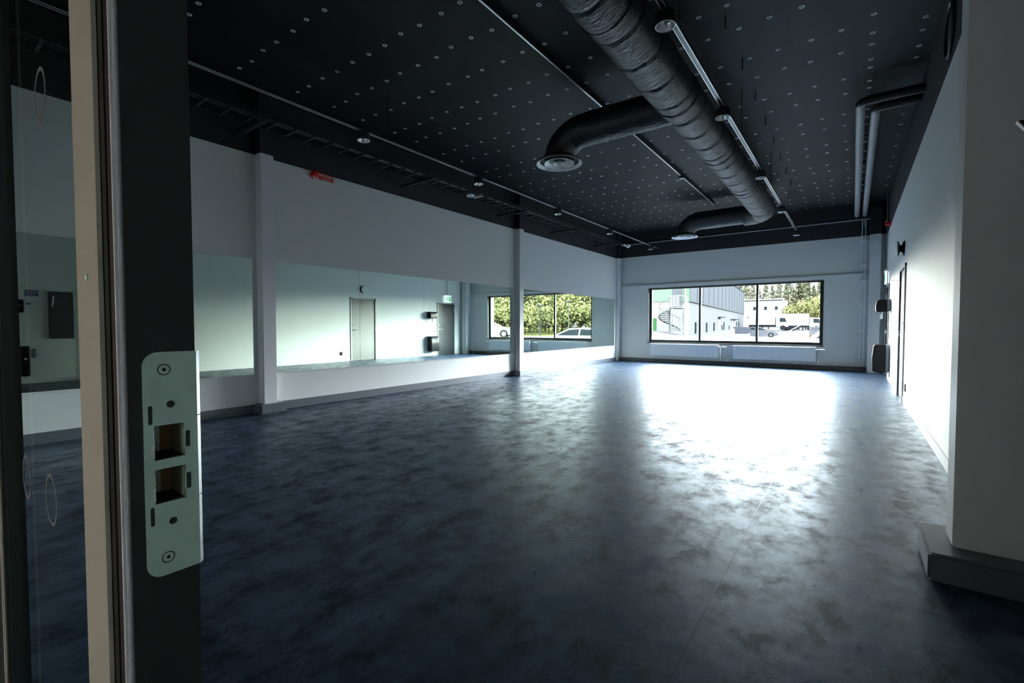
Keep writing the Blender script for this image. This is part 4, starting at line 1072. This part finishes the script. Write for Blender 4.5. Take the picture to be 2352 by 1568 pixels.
def broadleaf(h, r, seed, mt):
    rng = random.Random(seed); tb = NB(); cyl(tb, (0,0,-0.5), (0,0,h*0.8), 0.16, 0.04, seg=8); cb = NB()
    blobs = [(Vector((rng.uniform(-1,1)*r*0.55, rng.uniform(-1,1)*r*0.55, h*rng.uniform(0.3, 0.88))), r*rng.uniform(0.35, 0.6)) for _ in range(11)]
    for c0, rr in blobs:
        for i in range(115):
            d = Vector((rng.gauss(0,1), rng.gauss(0,1), rng.gauss(0,1))).normalized(); c = c0 + d*rr*rng.uniform(0.6, 1.05)
            a, b2 = frame_of((d + Vector((rng.gauss(0,1), rng.gauss(0,1), rng.gauss(0,1)))*0.6).normalized()); s = rng.uniform(0.12, 0.30)
            V = [cb.verts.new(c + a*s), cb.verts.new(c + b2*s), cb.verts.new(c - a*s), cb.verts.new(c - b2*s)]; cb.faces.new(V)
    return tb, cb
def proto(kind, lab, seed, h, r):
    t = thing('spruce_tree' if kind == 'c' else 'birch_tree', lab, 'tree', (0, 0, 0), 'spruces around the yard' if kind == 'c' else 'leafy trees around the yard')
    tb, cb = (conifer if kind == 'c' else broadleaf)(h, r, seed, None)
    obj('trunk', tb, M['trunk'], t); obj('crown', cb, M['needles' if kind == 'c' else 'leaves'], t, smooth=False, recalc=False)
    return t
CL = 'tall spruce in the forest edge beyond the yard'
BL = 'yellow-green leafy tree at the forest edge beyond the yard'
protos = [proto('c', CL, 1, 14, 2.6), proto('c', CL, 2, 15, 2.9), proto('b', BL, 3, 9, 3.2), proto('b', BL, 4, 8, 3.4), proto('c', CL, 5, 12.5, 2.5)]
used = [False]*5
def plant(i, az, dist, s, sink=0, ox=0.0, lab=None):
    x, y = ox + dist*math.sin(R(az)), dist*math.cos(R(az)); loc = (x, y, gz(min(x, 60), min(y, 190)) - sink)
    p = protos[i]
    if not used[i]: used[i] = True; p.location = loc; o = p
    else: o = dup(p, loc)
    if lab: o['label'] = ('tall spruce ' if i in (0, 1, 4) else 'yellow-green leafy tree ') + lab; o['group'] = ('spruces ' if i in (0, 1, 4) else 'leafy trees ') + lab
    o.rotation_euler = (0, 0, random.uniform(0, 6.28)); o.scale = (s*random.uniform(0.9,1.15), s*random.uniform(0.9,1.15), s)
rnd = random.Random(11)
for k in range(17): plant(rnd.choice((0, 1, 4)), -10.2 + k*0.62, rnd.uniform(138, 150), rnd.uniform(0.82, 1.02), lab='in the distant row behind the white warehouse')
for k in range(9): plant(rnd.choice((0, 1, 4)), -5.6 + k*0.45, rnd.uniform(122, 132), rnd.uniform(0.72, 0.92), lab='just right of the white warehouse')
for k in range(7): plant(rnd.choice((2, 3)), -5.4 + k*0.55, rnd.uniform(108, 116), rnd.uniform(0.55, 0.8), lab='in front of the spruces at the right end of the yard')
for k in range(16): plant(rnd.choice((0, 1, 4, 2)), 26 + k*1.05, rnd.uniform(62, 70), rnd.uniform(0.58, 0.72), 0, -12.4, 'at the back of the forest reflected in the mirror')
for k in range(16): plant(rnd.choice((2, 3, 2, 4)), 26.3 + k*1.0, rnd.uniform(54, 59), rnd.uniform(0.62, 0.78), 0, -12.4, 'in the middle of the forest reflected in the mirror')
for k in range(17): plant(rnd.choice((2, 3)), 26 + k*0.98, rnd.uniform(48, 51), rnd.uniform(0.36, 0.5), 0.2, -12.4, 'low at the front of the forest reflected in the mirror')
# grass bank under trees
bm = NB(); prev = None
for k in range(40):
    az = 24 + k*0.5; ring = []
    for d_ in (46, 50, 56, 66, 76):
        x, y = -12.4 + d_*math.sin(R(az)), d_*math.cos(R(az)); ring.append(bm.verts.new((x, y, gz(x, y)+0.02+(d_-46)*0.02)))
    if prev:
        for i in range(4): bm.faces.new((prev[i], prev[i+1], ring[i+1], ring[i]))
    prev = ring
o = obj('grass_bank', bm, M['grass'], recalc=False); o['kind'] = 'stuff'; o['label'] = 'green grassy bank below the forest edge'; o['category'] = 'grass'
